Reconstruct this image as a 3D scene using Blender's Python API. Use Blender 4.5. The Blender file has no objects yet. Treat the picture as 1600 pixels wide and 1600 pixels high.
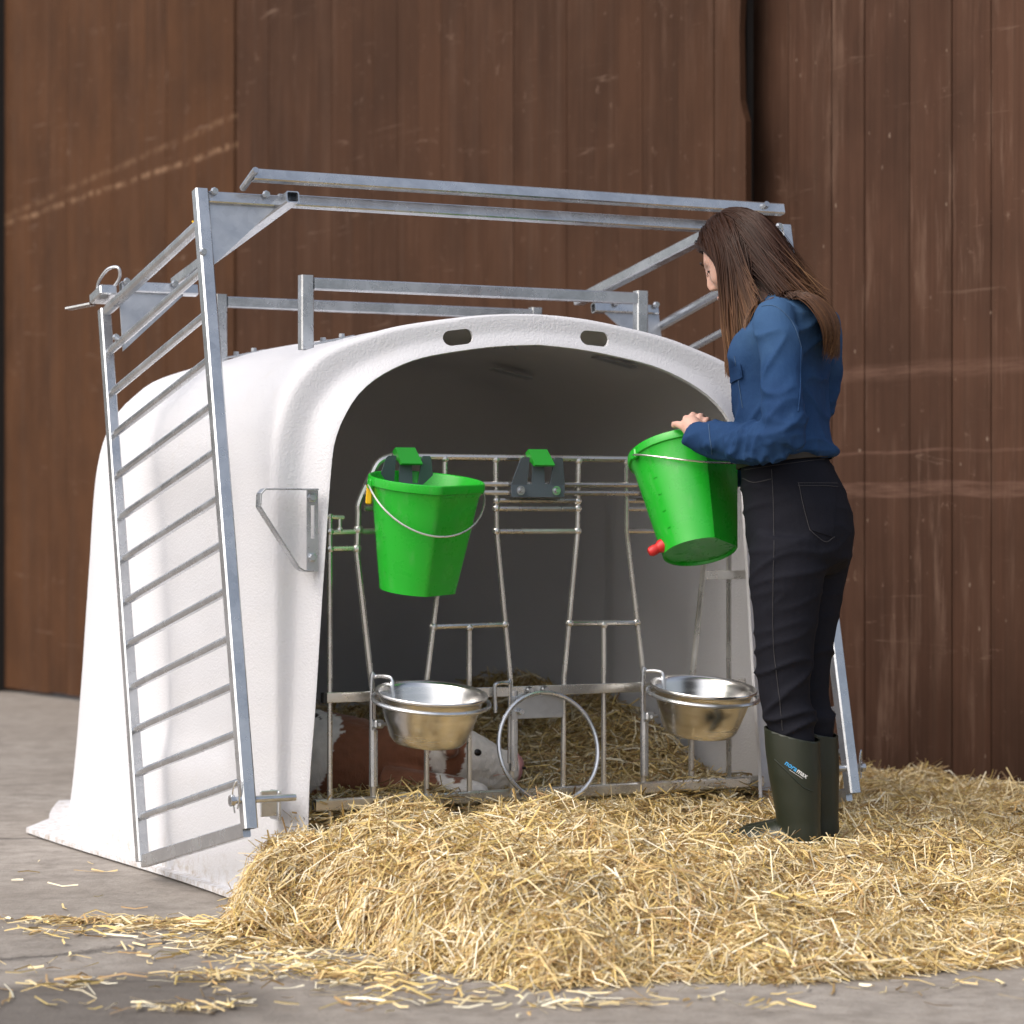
import bpy, bmesh, math, random
import numpy as np
from mathutils import Vector, Matrix, noise
from mathutils.bvhtree import BVHTree
random.seed(7); rng = np.random.default_rng(11)
SC = bpy.context.scene
COL = SC.collection
R = math.radians

# ------------------------------------------------------------------ camera, sky, sun, exposure
CAM_H = 0.97
cam_d = bpy.data.cameras.new('camera'); cam = bpy.data.objects.new('camera', cam_d); COL.objects.link(cam)
cam.location = (0, 0, CAM_H); cam.rotation_euler = (R(90), 0, 0)
cam_d.sensor_width = 36; cam_d.lens = 90.0; cam_d.shift_y = 12 / 1600
cam_d.clip_start = 0.1; cam_d.clip_end = 500
cam_d.dof.use_dof = True; cam_d.dof.focus_distance = 6.55; cam_d.dof.aperture_fstop = 3.6
SC.camera = cam

SUN_EL, SUN_AZ = 44, 229      # azimuth clockwise from +Y: the light comes from the open yard, camera left
w = bpy.data.worlds.new('World'); SC.world = w; w.use_nodes = True
nt = w.node_tree; nt.nodes.clear()
sky = nt.nodes.new('ShaderNodeTexSky'); sky.sky_type = 'NISHITA'; sky.sun_disc = False
sky.sun_elevation = R(SUN_EL); sky.sun_rotation = R(SUN_AZ)
sky.air_density = 1.0; sky.dust_density = 6.0; sky.ozone_density = 1.0
hs = nt.nodes.new('ShaderNodeHueSaturation'); hs.inputs['Saturation'].default_value = 0.60
bg = nt.nodes.new('ShaderNodeBackground'); bg.inputs['Strength'].default_value = 0.15
wo = nt.nodes.new('ShaderNodeOutputWorld')
nt.links.new(sky.outputs[0], hs.inputs['Color']); nt.links.new(hs.outputs[0], bg.inputs[0]); nt.links.new(bg.outputs[0], wo.inputs[0])

sun_d = bpy.data.lights.new('sun', 'SUN'); sun_d.energy = 0.52; sun_d.angle = R(110); sun_d.color = (1.0, 0.985, 0.965)
sun = bpy.data.objects.new('sun', sun_d); COL.objects.link(sun)
sdir = Vector((math.sin(R(SUN_AZ)) * math.cos(R(SUN_EL)), math.cos(R(SUN_AZ)) * math.cos(R(SUN_EL)), math.sin(R(SUN_EL))))
sun.rotation_euler = sdir.to_track_quat('Z', 'Y').to_euler(); sun.location = sdir * 20
SC.view_settings.view_transform = 'Standard'; SC.view_settings.look = 'None'
SC.view_settings.gamma = 1; SC.view_settings.use_curve_mapping = False
SC.view_settings.exposure = 0.47
SC.render.engine = 'CYCLES'
SC.cycles.max_bounces = 10; SC.cycles.diffuse_bounces = 8; SC.cycles.glossy_bounces = 4; SC.cycles.transmission_bounces = 2; SC.cycles.caustics_reflective = False
SC.render.resolution_x = SC.render.resolution_y = 1024

# ------------------------------------------------------------------ material helpers
class NB:
    """small node-tree builder"""
    def __init__(s, name):
        s.m = bpy.data.materials.new(name); s.m.use_nodes = True
        s.t = s.m.node_tree; s.b = s.t.nodes['Principled BSDF']; s.o = s.t.nodes['Material Output']
    def n(s, typ, **kw):
        nd = s.t.nodes.new('ShaderNode' + typ)
        for k, v in kw.items():
            if k.startswith('i_'):
                nd.inputs[k[2:].replace('_', ' ')].default_value = v
            else: setattr(nd, k, v)
        return nd
    def l(s, a, b): s.t.links.new(a, b)
    def put(s, sock, v):
        if hasattr(v, 'is_output') or isinstance(v, bpy.types.NodeSocket): s.l(v, s.b.inputs[sock])
        else: s.b.inputs[sock].default_value = v
    def coord(s, kind='Object', scale=(1, 1, 1), loc=(0, 0, 0)):
        c = s.n('TexCoord'); mp = s.n('Mapping'); s.l(c.outputs[kind], mp.inputs[0])
        mp.inputs['Scale'].default_value = scale; mp.inputs['Location'].default_value = loc
        return mp.outputs[0]
    def geo(s, scale=(1, 1, 1)):
        c = s.n('NewGeometry'); mp = s.n('Mapping'); s.l(c.outputs['Position'], mp.inputs[0]); mp.inputs['Scale'].default_value = scale
        return mp.outputs[0]
    def noise(s, vec, scale=5., detail=4., rough=.55, dist=0.):
        nd = s.n('TexNoise'); s.l(vec, nd.inputs['Vector'])
        nd.inputs['Scale'].default_value = scale; nd.inputs['Detail'].default_value = detail
        nd.inputs['Roughness'].default_value = rough; nd.inputs['Distortion'].default_value = dist
        return nd.outputs['Fac']
    def ramp(s, fac, stops):
        nd = s.n('ValToRGB'); el = nd.color_ramp.elements
        while len(el) < len(stops): el.new(.5)
        for e, (p, c) in zip(el, stops):
            e.position = p; e.color = (c, c, c, 1) if not isinstance(c, tuple) else (*c, 1)
        s.l(fac, nd.inputs[0]); return nd.outputs[0]
    def mix(s, fac, a, b, mode='MIX'):
        nd = s.n('Mix', data_type='RGBA', blend_type=mode)
        for sock, v in ((nd.inputs[0], fac), (nd.inputs[6], a), (nd.inputs[7], b)):
            if isinstance(v, bpy.types.NodeSocket): s.l(v, sock)
            elif isinstance(v, tuple): sock.default_value = (*v, 1)
            else: sock.default_value = v
        return nd.outputs[2]
    def math(s, op, a, b=0.0, clamp=False):
        nd = s.n('Math', operation=op, use_clamp=clamp)
        for sock, v in ((nd.inputs[0], a), (nd.inputs[1], b)):
            if isinstance(v, bpy.types.NodeSocket): s.l(v, sock)
            else: sock.default_value = v
        return nd.outputs[0]
    def bump(s, h, strength=.3, dist=.01):
        nd = s.n('Bump'); nd.inputs['Strength'].default_value = strength; nd.inputs['Distance'].default_value = dist
        s.l(h, nd.inputs['Height']); s.l(nd.outputs[0], s.b.inputs['Normal'])

def simple(name, col, rough=.5, metal=0., spec=.5):
    b = NB(name); b.put('Base Color', (*col, 1)); b.put('Roughness', rough); b.put('Metallic', metal); b.put('Specular IOR Level', spec)
    return b
M = {}
def galv(name, base, rough, dark):
    b = NB(name); c = b.coord()
    v = b.n('TexVoronoi', feature='F1'); b.l(c, v.inputs['Vector']); v.inputs['Scale'].default_value = 55
    sp = b.math('MULTIPLY', v.outputs['Color'], 1.0)
    n1 = b.noise(c, 9, 5, .6)
    f = b.math('ADD', b.math('MULTIPLY', sp, .16), b.math('MULTIPLY', n1, .9))
    b.put('Base Color', b.ramp(f, [(.25, dark), (.8, base)]))
    b.put('Metallic', .88); b.put('Roughness', b.ramp(n1, [(.3, rough - .08), (.75, rough + .12)]))
    b.bump(b.noise(c, 120, 2), .06, .002)
    return b.m
M['galv'] = galv('galvanised_steel', (.70, .72, .75), .25, (.44, .46, .49))
M['wire'] = galv('galvanised_wire', (.76, .75, .72), .26, (.62, .60, .56))
M['dullzinc'] = galv('dull_zinc', (.64, .66, .69), .40, (.42, .44, .47))
def steel():
    b = NB('brushed_stainless'); c = b.coord('Object', (1, 1, 14))
    n1 = b.noise(c, 6, 3); b.put('Base Color', b.ramp(n1, [(.3, (.70, .69, .68)), (.7, (.80, .79, .78))])); b.put('Metallic', 1.0)
    b.put('Roughness', b.ramp(n1, [(.3, .20), (.7, .28)])); b.put('Anisotropic', .55)
    b.bump(n1, .04, .002); return b.m
M['steel'] = steel()
def white():
    b = NB('white_moulded_plastic'); c = b.coord()
    fine = b.noise(c, 160, 3, .6); big = b.noise(c, 3.0, 4)
    b.put('Base Color', b.mix(b.ramp(b.noise(c, 9, 5, .65), [(.60, 0.0), (.85, .35)]), (.715, .72, .755), (.64, .62, .59)))
    b.put('Roughness', .58); b.put('Specular IOR Level', .28)
    gz = b.n('NewGeometry'); sz_ = b.n('SeparateXYZ'); b.l(gz.outputs['Position'], sz_.inputs[0])
    mz = b.n('MapRange'); b.l(b.math('ADD', sz_.outputs[2], b.math('MULTIPLY', b.noise(c, 13, 6, .7), -.22)), mz.inputs[0]); mz.inputs[1].default_value = .0; mz.inputs[2].default_value = -.10; mz.inputs[3].default_value = 0.; mz.inputs[4].default_value = 1.
    drt = b.math('MULTIPLY', mz.outputs[0], b.ramp(b.noise(c, 38, 6, .75), [(.46, 0.), (.66, .8)]))
    b.put('Base Color', b.mix(drt, b.b.inputs['Base Color'].links[0].from_socket, (.40, .33, .25)))
    b.bump(b.math('ADD', b.math('MULTIPLY', fine, .8), b.math('MULTIPLY', big, .6)), .42, .006); return b.m
M['white'] = white()
def green():
    b = NB('green_plastic'); c = b.coord()
    gc = b.mix(b.noise(c, 6, 3), (.012, .35, .020), (.018, .45, .028))
    gc = b.mix(b.ramp(b.noise(b.coord('Object', (1, 1, .35)), 26, 6, .7), [(.56, 0.), (.72, .30)]), gc, (.16, .42, .15))
    b.put('Base Color', gc); b.put('Roughness', b.ramp(b.noise(c, 18, 5, .65), [(.35, .22), (.7, .42)])); b.put('Specular IOR Level', .5)
    b.put('Subsurface Weight', .05); b.put('Subsurface Radius', (.01, .03, .01))
    b.bump(b.noise(c, 60, 2), .03, .003); return b.m
M['green'] = green()
M['greendark'] = simple('green_clip_plastic', (.02, .30, .025), .4).m
M['slate'] = simple('slate_grey_powder_coat', (.085, .105, .130), .45).m
M['yellow'] = simple('yellow_plastic', (.75, .45, .01), .4).m
M['red'] = simple('red_rubber', (.55, .02, .02), .45).m
M['black'] = simple('black_plastic', (.012, .012, .012), .5).m
def wood(name, c1, c2, seed):
    b = NB(name)
    oi = b.n('ObjectInfo'); rnd = b.n('Combine' + 'XYZ'); b.l(oi.outputs['Random'], rnd.inputs[0]); b.l(oi.outputs['Random'], rnd.inputs[2])
    sc = b.n('VectorMath', operation='SCALE'); b.l(rnd.outputs[0], sc.inputs[0]); sc.inputs['Scale'].default_value = 37.0
    ad = b.n('VectorMath', operation='ADD'); c = b.coord('Object'); b.l(c, ad.inputs[0]); b.l(sc.outputs[0], ad.inputs[1])
    v = ad.outputs[0]
    def st(scale):
        mp = b.n('Mapping'); mp.inputs['Scale'].default_value = scale; b.l(v, mp.inputs[0]); return mp.outputs[0]
    grain = b.noise(st((28, 28, .55)), 2.2, 6, .65, .5)
    streak = b.noise(st((9, 9, .18)), 2.0, 4, .6)
    blot = b.noise(st((1.6, 1.6, 1.1)), 1.5, 5, .6)
    col = b.mix(b.ramp(grain, [(.3, 0.), (.7, 1.)]), c1, c2)
    col = b.mix(b.ramp(streak, [(.50, 0.), (.74, .45)]), col, (.085, .050, .034))
    col = b.mix(b.ramp(blot, [(.35, .40), (.6, 0.)]), col, (.022, .012, .008))
    hv = b.n('HueSaturation'); b.l(col, hv.inputs['Color'])
    b.l(b.math('ADD', b.math('MULTIPLY', oi.outputs['Random'], .16), .92), hv.inputs['Value'])
    col = hv.outputs[0]
    # scuffs and scratches in world space, running over board after board
    g = b.geo((1, 1, 1)); g2 = b.geo((.7, .7, 9)); g3 = b.geo((2.2, 2.2, 2.2))
    scr = b.ramp(b.noise(g2, 2.6, 8, .72, .8), [(.62, 0.), (.68, .60)])
    patch = b.ramp(b.noise(g3, .9, 3), [(.38, .12), (.60, 1.)])
    f = b.math('MULTIPLY', scr, patch)
    spot = b.math('MULTIPLY', b.ramp(b.noise(g3, 7, 8, .78), [(.61, 0.), (.67, .60)]), patch)
    f = b.math('MAXIMUM', f, spot)
    col = b.mix(f, col, (.20, .132, .098))
    wear = b.math('MULTIPLY', b.ramp(b.noise(b.geo((11, 11, .9)), 1.6, 7, .7), [(.52, 0.), (.68, 1.)]), b.ramp(b.noise(b.geo((1.4, 1.4, 1.0)), 1.3, 4, .6), [(.42, 0.), (.62, 1.)]))
    col = b.mix(b.math('MULTIPLY', wear, (.18, .30, .95)[seed - 1]), col, (.150, .092, .066))
    vo = b.n('TexVoronoi', feature='F1'); b.l(b.geo((9, 9, 6)), vo.inputs['Vector']); vo.inputs['Scale'].default_value = 1.6
    chip = b.math('MULTIPLY', b.ramp(b.math('ADD', vo.outputs['Distance'], b.math('MULTIPLY', b.noise(b.geo((55, 55, 22)), 1, 4, .7), .42)), [(.20, 1.), (.27, 0.)]), (.10, .22, .7)[seed - 1])
    col = b.mix(chip, col, (.27, .20, .155))
    # long pale scrape marks left by machinery (height bands on the doors)
    geo = b.n('NewGeometry'); sep = b.n('SeparateXYZ'); b.l(geo.outputs['Position'], sep.inputs[0])
    wob = b.math('MULTIPLY', b.noise(b.geo((1.3, 1.3, .2)), 1.5, 3), .16)
    def band(z, halfw, edge, k):
        zz = b.math('ABSOLUTE', b.math('SUBTRACT', b.math('ADD', sep.outputs[2], b.math('MULTIPLY', wob, .35)), z + .03))
        m = b.math('SUBTRACT', 1.0, b.math('DIVIDE', b.math('SUBTRACT', zz, halfw), edge), True)
        return b.math('MULTIPLY', m, b.math('MULTIPLY', b.ramp(b.noise(b.geo((3, 3, 40)), 2, 5, .7), [(.33, .1), (.62, 1.)]), k))
    xr = b.math('GREATER_THAN', sep.outputs[0], 1.0); xl = b.math('LESS_THAN', sep.outputs[0], -.9)
    bands = b.math('MULTIPLY', b.math('MAXIMUM', band(1.07, .022, .008, .55), b.math('MAXIMUM', band(1.48, .006, .03, .45), band(1.20, .002, .006, .5))), xr)
    col = b.mix(bands, col, (.165, .095, .070))
    def dia(z0, slope, hw_, k):
        sl = b.math('MULTIPLY', b.math('ADD', sep.outputs[0], 2.88), -slope)
        zz = b.math('ABSOLUTE', b.math('SUBTRACT', b.math('ADD', b.math('ADD', sep.outputs[2], b.math('MULTIPLY', wob, .22)), sl), z0 + .017))
        m = b.math('SUBTRACT', 1.0, b.math('DIVIDE', zz, hw_), True)
        return b.math('MULTIPLY', m, b.math('MULTIPLY', b.ramp(b.noise(b.geo((6, 6, 6)), 2.2, 5, .75), [(.42, 0.), (.60, 1.)]), k))
    xe = b.math('MULTIPLY', xl, b.math('LESS_THAN', sep.outputs[0], -1.32))
    col = b.mix(b.math('MULTIPLY', b.math('MAXIMUM', dia(2.64, .086, .022, .75), dia(2.68, .150, .024, .32)), xe), col, (.30, .185, .115))
    b.put('Base Color', col); b.put('Roughness', .78); b.put('Specular IOR Level', .12)
    b.bump(b.math('ADD', b.math('MULTIPLY', grain, .8), b.math('MULTIPLY', streak, .5)), .35, .006)
    return b.m
M['wood_left'] = wood('brown_stained_boards', (.064, .0285, .0130), (.088, .0400, .0190), 1)
M['wood_mid'] = wood('dull_brown_boards', (.048, .0225, .0125), (.067, .0325, .0185), 2)
M['wood_right'] = wood('worn_red_brown_boards', (.058, .0280, .0175), (.084, .0420, .0265), 3)
M['nearblack'] = simple('near_black_matt', (.012, .010, .009), .8).m
def concrete():
    b = NB('worn_concrete'); g = b.geo()
    n1 = b.noise(g, 1.1, 8, .62); n2 = b.noise(g, 14, 6, .65); n3 = b.noise(g, 90, 4, .7)
    col = b.mix(b.ramp(n1, [(.32, 0.), (.68, 1.)]), (.290, .256, .222), (.375, .340, .304))
    col = b.mix(b.ramp(n2, [(.42, .0), (.70, .55)]), col, (.165, .140, .116))
    col = b.mix(b.ramp(n3, [(.57, .0), (.72, .6)]), col, (.08, .066, .056))
    col = b.mix(b.ramp(b.noise(b.geo((3, 3.6, 1)), 1.7, 8, .72), [(.48, 0.), (.66, .50)]), col, (.135, .116, .098))
    col = b.mix(b.ramp(b.noise(b.geo((5, 6, 1)), 3.1, 6, .75), [(.58, 0.), (.70, .45)]), col, (.40, .37, .335))
    # damp stain in the lower left corner, with an edge of its own
    geo = b.n('NewGeometry'); sep = b.n('SeparateXYZ'); b.l(geo.outputs['Position'], sep.inputs[0]); X, Y = sep.outputs[0], sep.outputs[1]
    dx = b.math('MULTIPLY', b.math('ADD', X, .85), 1.6); dy = b.math('MULTIPLY', b.math('SUBTRACT', Y, 5.0), 1.25)
    d = b.math('SQRT', b.math('ADD', b.math('MULTIPLY', dx, dx), b.math('MULTIPLY', dy, dy)))
    d = b.math('ADD', d, b.math('MULTIPLY', b.math('SUBTRACT', b.noise(g, 3.5, 6, .6), .5), .9))
    col = b.mix(b.ramp(d, [(.45, .72), (.70, .0)]), col, (.072, .060, .050))
    # slab joint / crack
    wob = b.math('MULTIPLY', b.math('SUBTRACT', b.noise(g, 5, 5, .7), .5), .16)
    def crack(x0, y0, slope, wd):
        q = b.math('SUBTRACT', b.math('SUBTRACT', Y, y0), b.math('MULTIPLY', b.math('SUBTRACT', X, x0), slope))
        q = b.math('ABSOLUTE', b.math('ADD', q, wob))
        return b.math('SUBTRACT', 1.0, b.math('DIVIDE', q, wd), True)
    ck = b.math('MAXIMUM', crack(-1.13, 5.62, .78, .035), crack(-1.56, 7.79, .12, .03))
    col = b.mix(b.math('MULTIPLY', ck, .75), col, (.05, .042, .036))
    b.put('Base Color', col); b.put('Roughness', .78)
    h = b.math('ADD', b.math('MULTIPLY', n2, .6), b.math('MULTIPLY', n3, .3)); h = b.math('SUBTRACT', h, b.math('MULTIPLY', ck, .8))
    b.bump(h, .8, .014); return b.m
M['concrete'] = concrete()
def strawmat():
    b = NB('straw'); a = b.n('Attribute', attribute_name='straw_col'); b.put('Base Color', a.outputs['Color'])
    b.put('Roughness', .46); b.put('Specular IOR Level', .45); return b.m
M['straw'] = strawmat()
def strawbase():
    b = NB('matted_straw'); g = b.geo((1, 1, 1)); n = b.noise(g, 45, 5, .7)
    b.put('Base Color', b.ramp(n, [(.3, (.10, .06, .022)), (.7, (.36, .24, .10))])); b.put('Roughness', .9); b.bump(n, .8, .03); return b.m
M['strawbase'] = strawbase()
def cloth(name, c1, c2, rough, sc, c3=None, fade=False):
    b = NB(name); c = b.coord('Object')
    n1 = b.noise(c, 5, 4, .6); weave = b.noise(b.coord('Object', (1, 1, .35)), sc, 2)
    col = b.mix(b.ramp(n1, [(.3, 0.), (.7, 1.)]), c1, c2)
    if c3: col = b.mix(b.ramp(b.noise(c, 14, 6, .7), [(.55, 0.), (.8, .5)]), col, c3)
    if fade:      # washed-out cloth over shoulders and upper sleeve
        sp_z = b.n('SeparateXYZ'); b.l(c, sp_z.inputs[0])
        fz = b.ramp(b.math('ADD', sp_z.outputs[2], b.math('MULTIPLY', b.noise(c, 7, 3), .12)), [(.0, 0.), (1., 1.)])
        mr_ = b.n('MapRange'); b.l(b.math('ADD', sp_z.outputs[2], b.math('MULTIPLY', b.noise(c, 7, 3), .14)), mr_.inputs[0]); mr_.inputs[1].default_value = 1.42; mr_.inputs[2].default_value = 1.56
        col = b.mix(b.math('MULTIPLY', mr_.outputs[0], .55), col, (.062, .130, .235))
    col = b.mix(b.math('MULTIPLY', weave, .28), col, tuple(min(1, k * 1.9 + .003) for k in c2))
    b.put('Base Color', col); b.put('Roughness', rough); b.put('Specular IOR Level', .12); b.put('Sheen Weight', .0)
    b.bump(b.math('ADD', b.math('MULTIPLY', weave, .25), b.math('MULTIPLY', b.noise(c, 22, 4, .6), .9)), .35, .006); return b.m
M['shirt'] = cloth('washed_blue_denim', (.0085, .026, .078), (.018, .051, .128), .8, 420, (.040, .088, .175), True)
M['jeans'] = cloth('black_denim', (.0062, .0065, .0100), (.0105, .0110, .0165), .82, 420)
M['thread'] = simple('pale_denim_thread', (.042, .040, .044), .8).m
M['bluethread'] = simple('pale_blue_thread', (.045, .09, .165), .8).m
M['belt'] = simple('olive_brown_belt', (.028, .022, .015), .6).m
def rubber():
    b = NB('dark_green_rubber'); c = b.coord(); n = b.noise(c, 8, 4)
    b.put('Base Color', b.mix(n, (.012, .016, .009), (.019, .024, .014))); b.put('Roughness', b.ramp(n, [(.3, .36), (.7, .5)])); b.bump(b.noise(c, 40, 3), .06, .004); return b.m
M['rubber'] = rubber()
M['sole'] = simple('dark_sole', (.010, .011, .010), .6).m
M['cyan'] = simple('cyan_print', (.05, .38, .80), .5).m
M['whiteprint'] = simple('white_print', (.75, .77, .78), .5).m
def skin():
    b = NB('skin'); c = b.coord(); n = b.noise(c, 25, 4)
    b.put('Base Color', b.mix(n, (.56, .33, .26), (.63, .40, .32))); b.put('Roughness', .5)
    b.put('Subsurface Weight', .15); b.put('Subsurface Radius', (.012, .005, .003)); b.bump(b.noise(c, 180, 2), .08, .002); return b.m
M['skin'] = skin()
def hairmat():
    b = NB('brown_hair'); a = b.n('Attribute', attribute_name='hair_col'); b.put('Base Color', a.outputs['Color'])
    b.put('Roughness', .48); b.put('Specular IOR Level', .22); return b.m
M['hair'] = hairmat()
M['haircap'] = simple('brown_hair_base', (.030, .014, .008), .6).m
def furmat():
    b = NB('calf_coat'); a = b.n('Attribute', attribute_name='coat'); b.put('Base Color', a.outputs['Color']); c = b.coord('Object', (1, 1, .4))
    b.put('Roughness', .75); b.put('Sheen Weight', .2); b.bump(b.noise(c, 130, 3, .7), .5, .006); return b.m
M['fur'] = furmat()
M['eye'] = simple('dark_eye', (.01, .008, .007), .12).m
M['nail'] = simple('nail', (.62, .38, .32), .35).m

# ------------------------------------------------------------------ mesh helpers
class MB:
    def __init__(s): s.v = []; s.f = []
    def add(s, vs, fs):
        o = len(s.v); s.v += [tuple(v) for v in vs]; s.f += [tuple(i + o for i in f) for f in fs]; return s
    def box(s, c, sz, rot=None, bev=0.0):
        sx, sy, sz_ = (k / 2 for k in sz); b = min(bev, sx * .9, sy * .9, sz_ * .9)
        rot = rot or Matrix.Identity(3)
        if b <= 0:
            vs = [(x, y, z) for x in (-sx, sx) for y in (-sy, sy) for z in (-sz_, sz_)]
            fs = [(0, 1, 3, 2), (4, 6, 7, 5), (0, 4, 5, 1), (2, 3, 7, 6), (0, 2, 6, 4), (1, 5, 7, 3)]
        else:
            vs = []
            for x in (-1, 1):
                for y in (-1, 1):
                    for z in (-1, 1):
                        vs += [(x * (sx - b), y * (sy - b), z * sz_), (x * (sx - b), y * sy, z * (sz_ - b)), (x * sx, y * (sy - b), z * (sz_ - b))]
            def i(x, y, z, k): return ((x * 2 + y) * 2 + z) * 3 + k
            fs = []
            for z in (0, 1):
                f = [i(0, 0, z, 0), i(1, 0, z, 0), i(1, 1, z, 0), i(0, 1, z, 0)]; fs.append(f if z else f[::-1])
            for y in (0, 1):
                f = [i(0, y, 0, 1), i(1, y, 0, 1), i(1, y, 1, 1), i(0, y, 1, 1)]; fs.append(f[::-1] if y else f)
            for x in (0, 1):
                f = [i(x, 0, 0, 2), i(x, 1, 0, 2), i(x, 1, 1, 2), i(x, 0, 1, 2)]; fs.append(f if x else f[::-1])
            for x in (0, 1):
                for y in (0, 1): fs.append([i(x, y, 0, 1), i(x, y, 0, 2), i(x, y, 1, 2), i(x, y, 1, 1)])
                for z in (0, 1): fs.append([i(x, 0, z, 0), i(x, 0, z, 2), i(x, 1, z, 2), i(x, 1, z, 0)])
            for y in (0, 1):
                for z in (0, 1): fs.append([i(0, y, z, 0), i(0, y, z, 1), i(1, y, z, 1), i(1, y, z, 0)])
            for x in (0, 1):
                for y in (0, 1):
                    for z in (0, 1): fs.append([i(x, y, z, 0), i(x, y, z, 1), i(x, y, z, 2)])
        s.add([tuple(Vector(c) + rot @ Vector(v)) for v in vs], fs); return s
    def beam(s, p, q, wd, hg, up=(0, 0, 1), hollow=False, ch=.12):
        p, q = Vector(p), Vector(q); d = (q - p).normalized(); u = Vector(up)
        u = (u - d * u.dot(d)).normalized(); r = d.cross(u)
        def sec(k): 
            a, b = wd / 2 * k, hg / 2 * k; e = min(a, b) * 2 * ch
            return [(-a, -b + e), (-a + e, -b), (a - e, -b), (a, -b + e), (a, b - e), (a - e, b), (-a + e, b), (-a, b - e)]
        def ring(at, k): return [at + r * x + u * y for x, y in sec(k)]
        vs = ring(p, 1) + ring(q, 1); fs = [(i, i + 8, (i + 1) % 8 + 8, (i + 1) % 8) for i in range(8)]
        if not hollow: fs += [tuple(range(8)), tuple(range(15, 7, -1))]
        else:
            for base, at, sg in ((0, p, 1), (8, q, -1)):
                o = len(vs); vs += ring(at, .8) + ring(at + d * .09 * sg, .8)
                for i in range(8):
                    j = (i + 1) % 8
                    fs += [(base + i, base + j, o + j, o + i), (o + i, o + j, o + 8 + j, o + 8 + i)]
                fs.append(tuple(range(o + 8, o + 16)))
        s.add(vs, fs); return s
    def tube(s, pts, r, n=8, closed=False, caps=True):
        P = [Vector(p) for p in pts]; N = len(P); rr = r if isinstance(r, (list, tuple)) else [r] * N
        T = []
        for i in range(N):
            a = P[(i - 1) % N] if (closed or i > 0) else P[i]; b = P[(i + 1) % N] if (closed or i < N - 1) else P[i]
            T.append((b - a).normalized())
        u = Vector((0, 0, 1)) if abs(T[0].z) < .9 else Vector((1, 0, 0))
        vs = []
        for i in range(N):
            u = (u - T[i] * u.dot(T[i])).normalized(); w_ = T[i].cross(u)
            for k in range(n):
                a = 2 * math.pi * k / n; vs.append(P[i] + (u * math.cos(a) + w_ * math.sin(a)) * rr[i])
        fs = []
        for i in range(N if closed else N - 1):
            j = (i + 1) % N
            for k in range(n): fs.append((i * n + k, i * n + (k + 1) % n, j * n + (k + 1) % n, j * n + k))
        if caps and not closed: fs += [tuple(range(n - 1, -1, -1)), tuple((N - 1) * n + k for k in range(n))]
        s.add(vs, fs); return s
    def lathe(s, prof, n=48, c=(0, 0, 0), shape=None):
        vs = []; fs = []
        for r_, z in prof:
            for k in range(n):
                a = 2 * math.pi * k / n; x, y = r_ * math.cos(a), r_ * math.sin(a)
                if shape: x, y = shape(x, y, r_, z)
                vs.append((c[0] + x, c[1] + y, c[2] + z))
        for i in range(len(prof) - 1):
            for k in range(n): fs.append((i * n + k, i * n + (k + 1) % n, (i + 1) * n + (k + 1) % n, (i + 1) * n + k))
        s.add(vs, fs); return s
    def prism(s, poly, d, off=0.0, fr=None):
        """extrude a 2-D polygon (x,z) along y; fr maps (x,y,z)->point"""
        n = len(poly); fr = fr or (lambda x, y, z: (x, y, z))
        vs = [fr(x, off, z) for x, z in poly] + [fr(x, off + d, z) for x, z in poly]
        fs = [tuple(range(n)), tuple(range(2 * n - 1, n - 1, -1))] + [(i, i + n, (i + 1) % n + n, (i + 1) % n) for i in range(n)]
        s.add(vs, fs); return s
    def sphere(s, c, r, n=12, m=8):
        rx, ry, rz = r if isinstance(r, tuple) else (r, r, r)
        vs = [(c[0], c[1], c[2] - rz)]
        for i in range(1, m):
            t = math.pi * i / m
            for k in range(n):
                a = 2 * math.pi * k / n; vs.append((c[0] + rx * math.sin(t) * math.cos(a), c[1] + ry * math.sin(t) * math.sin(a), c[2] - rz * math.cos(t)))
        vs.append((c[0], c[1], c[2] + rz)); fs = []
        for k in range(n): fs.append((0, 1 + (k + 1) % n, 1 + k)); fs.append((len(vs) - 1, 1 + (m - 2) * n + k, 1 + (m - 2) * n + (k + 1) % n))
        for i in range(m - 2):
            for k in range(n): fs.append((1 + i * n + k, 1 + i * n + (k + 1) % n, 1 + (i + 1) * n + (k + 1) % n, 1 + (i + 1) * n + k))
        s.add(vs, fs); return s
    def mesh(s, name, smooth=True, angle=35):
        me = bpy.data.meshes.new(name); me.from_pydata(s.v, [], s.f); me.validate()
        bm = bmesh.new(); bm.from_mesh(me); bmesh.ops.recalc_face_normals(bm, faces=bm.faces)
        if smooth:
            for f in bm.faces: f.smooth = True
            for e in bm.edges:
                if len(e.link_faces) != 2 or e.calc_face_angle(0) > R(angle): e.smooth = False
        bm.to_mesh(me); bm.free(); return me
    def build(s, name, mat, parent=None, smooth=True, angle=35):
        return mk(name, s.mesh(name, smooth, angle), mat, parent)

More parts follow.
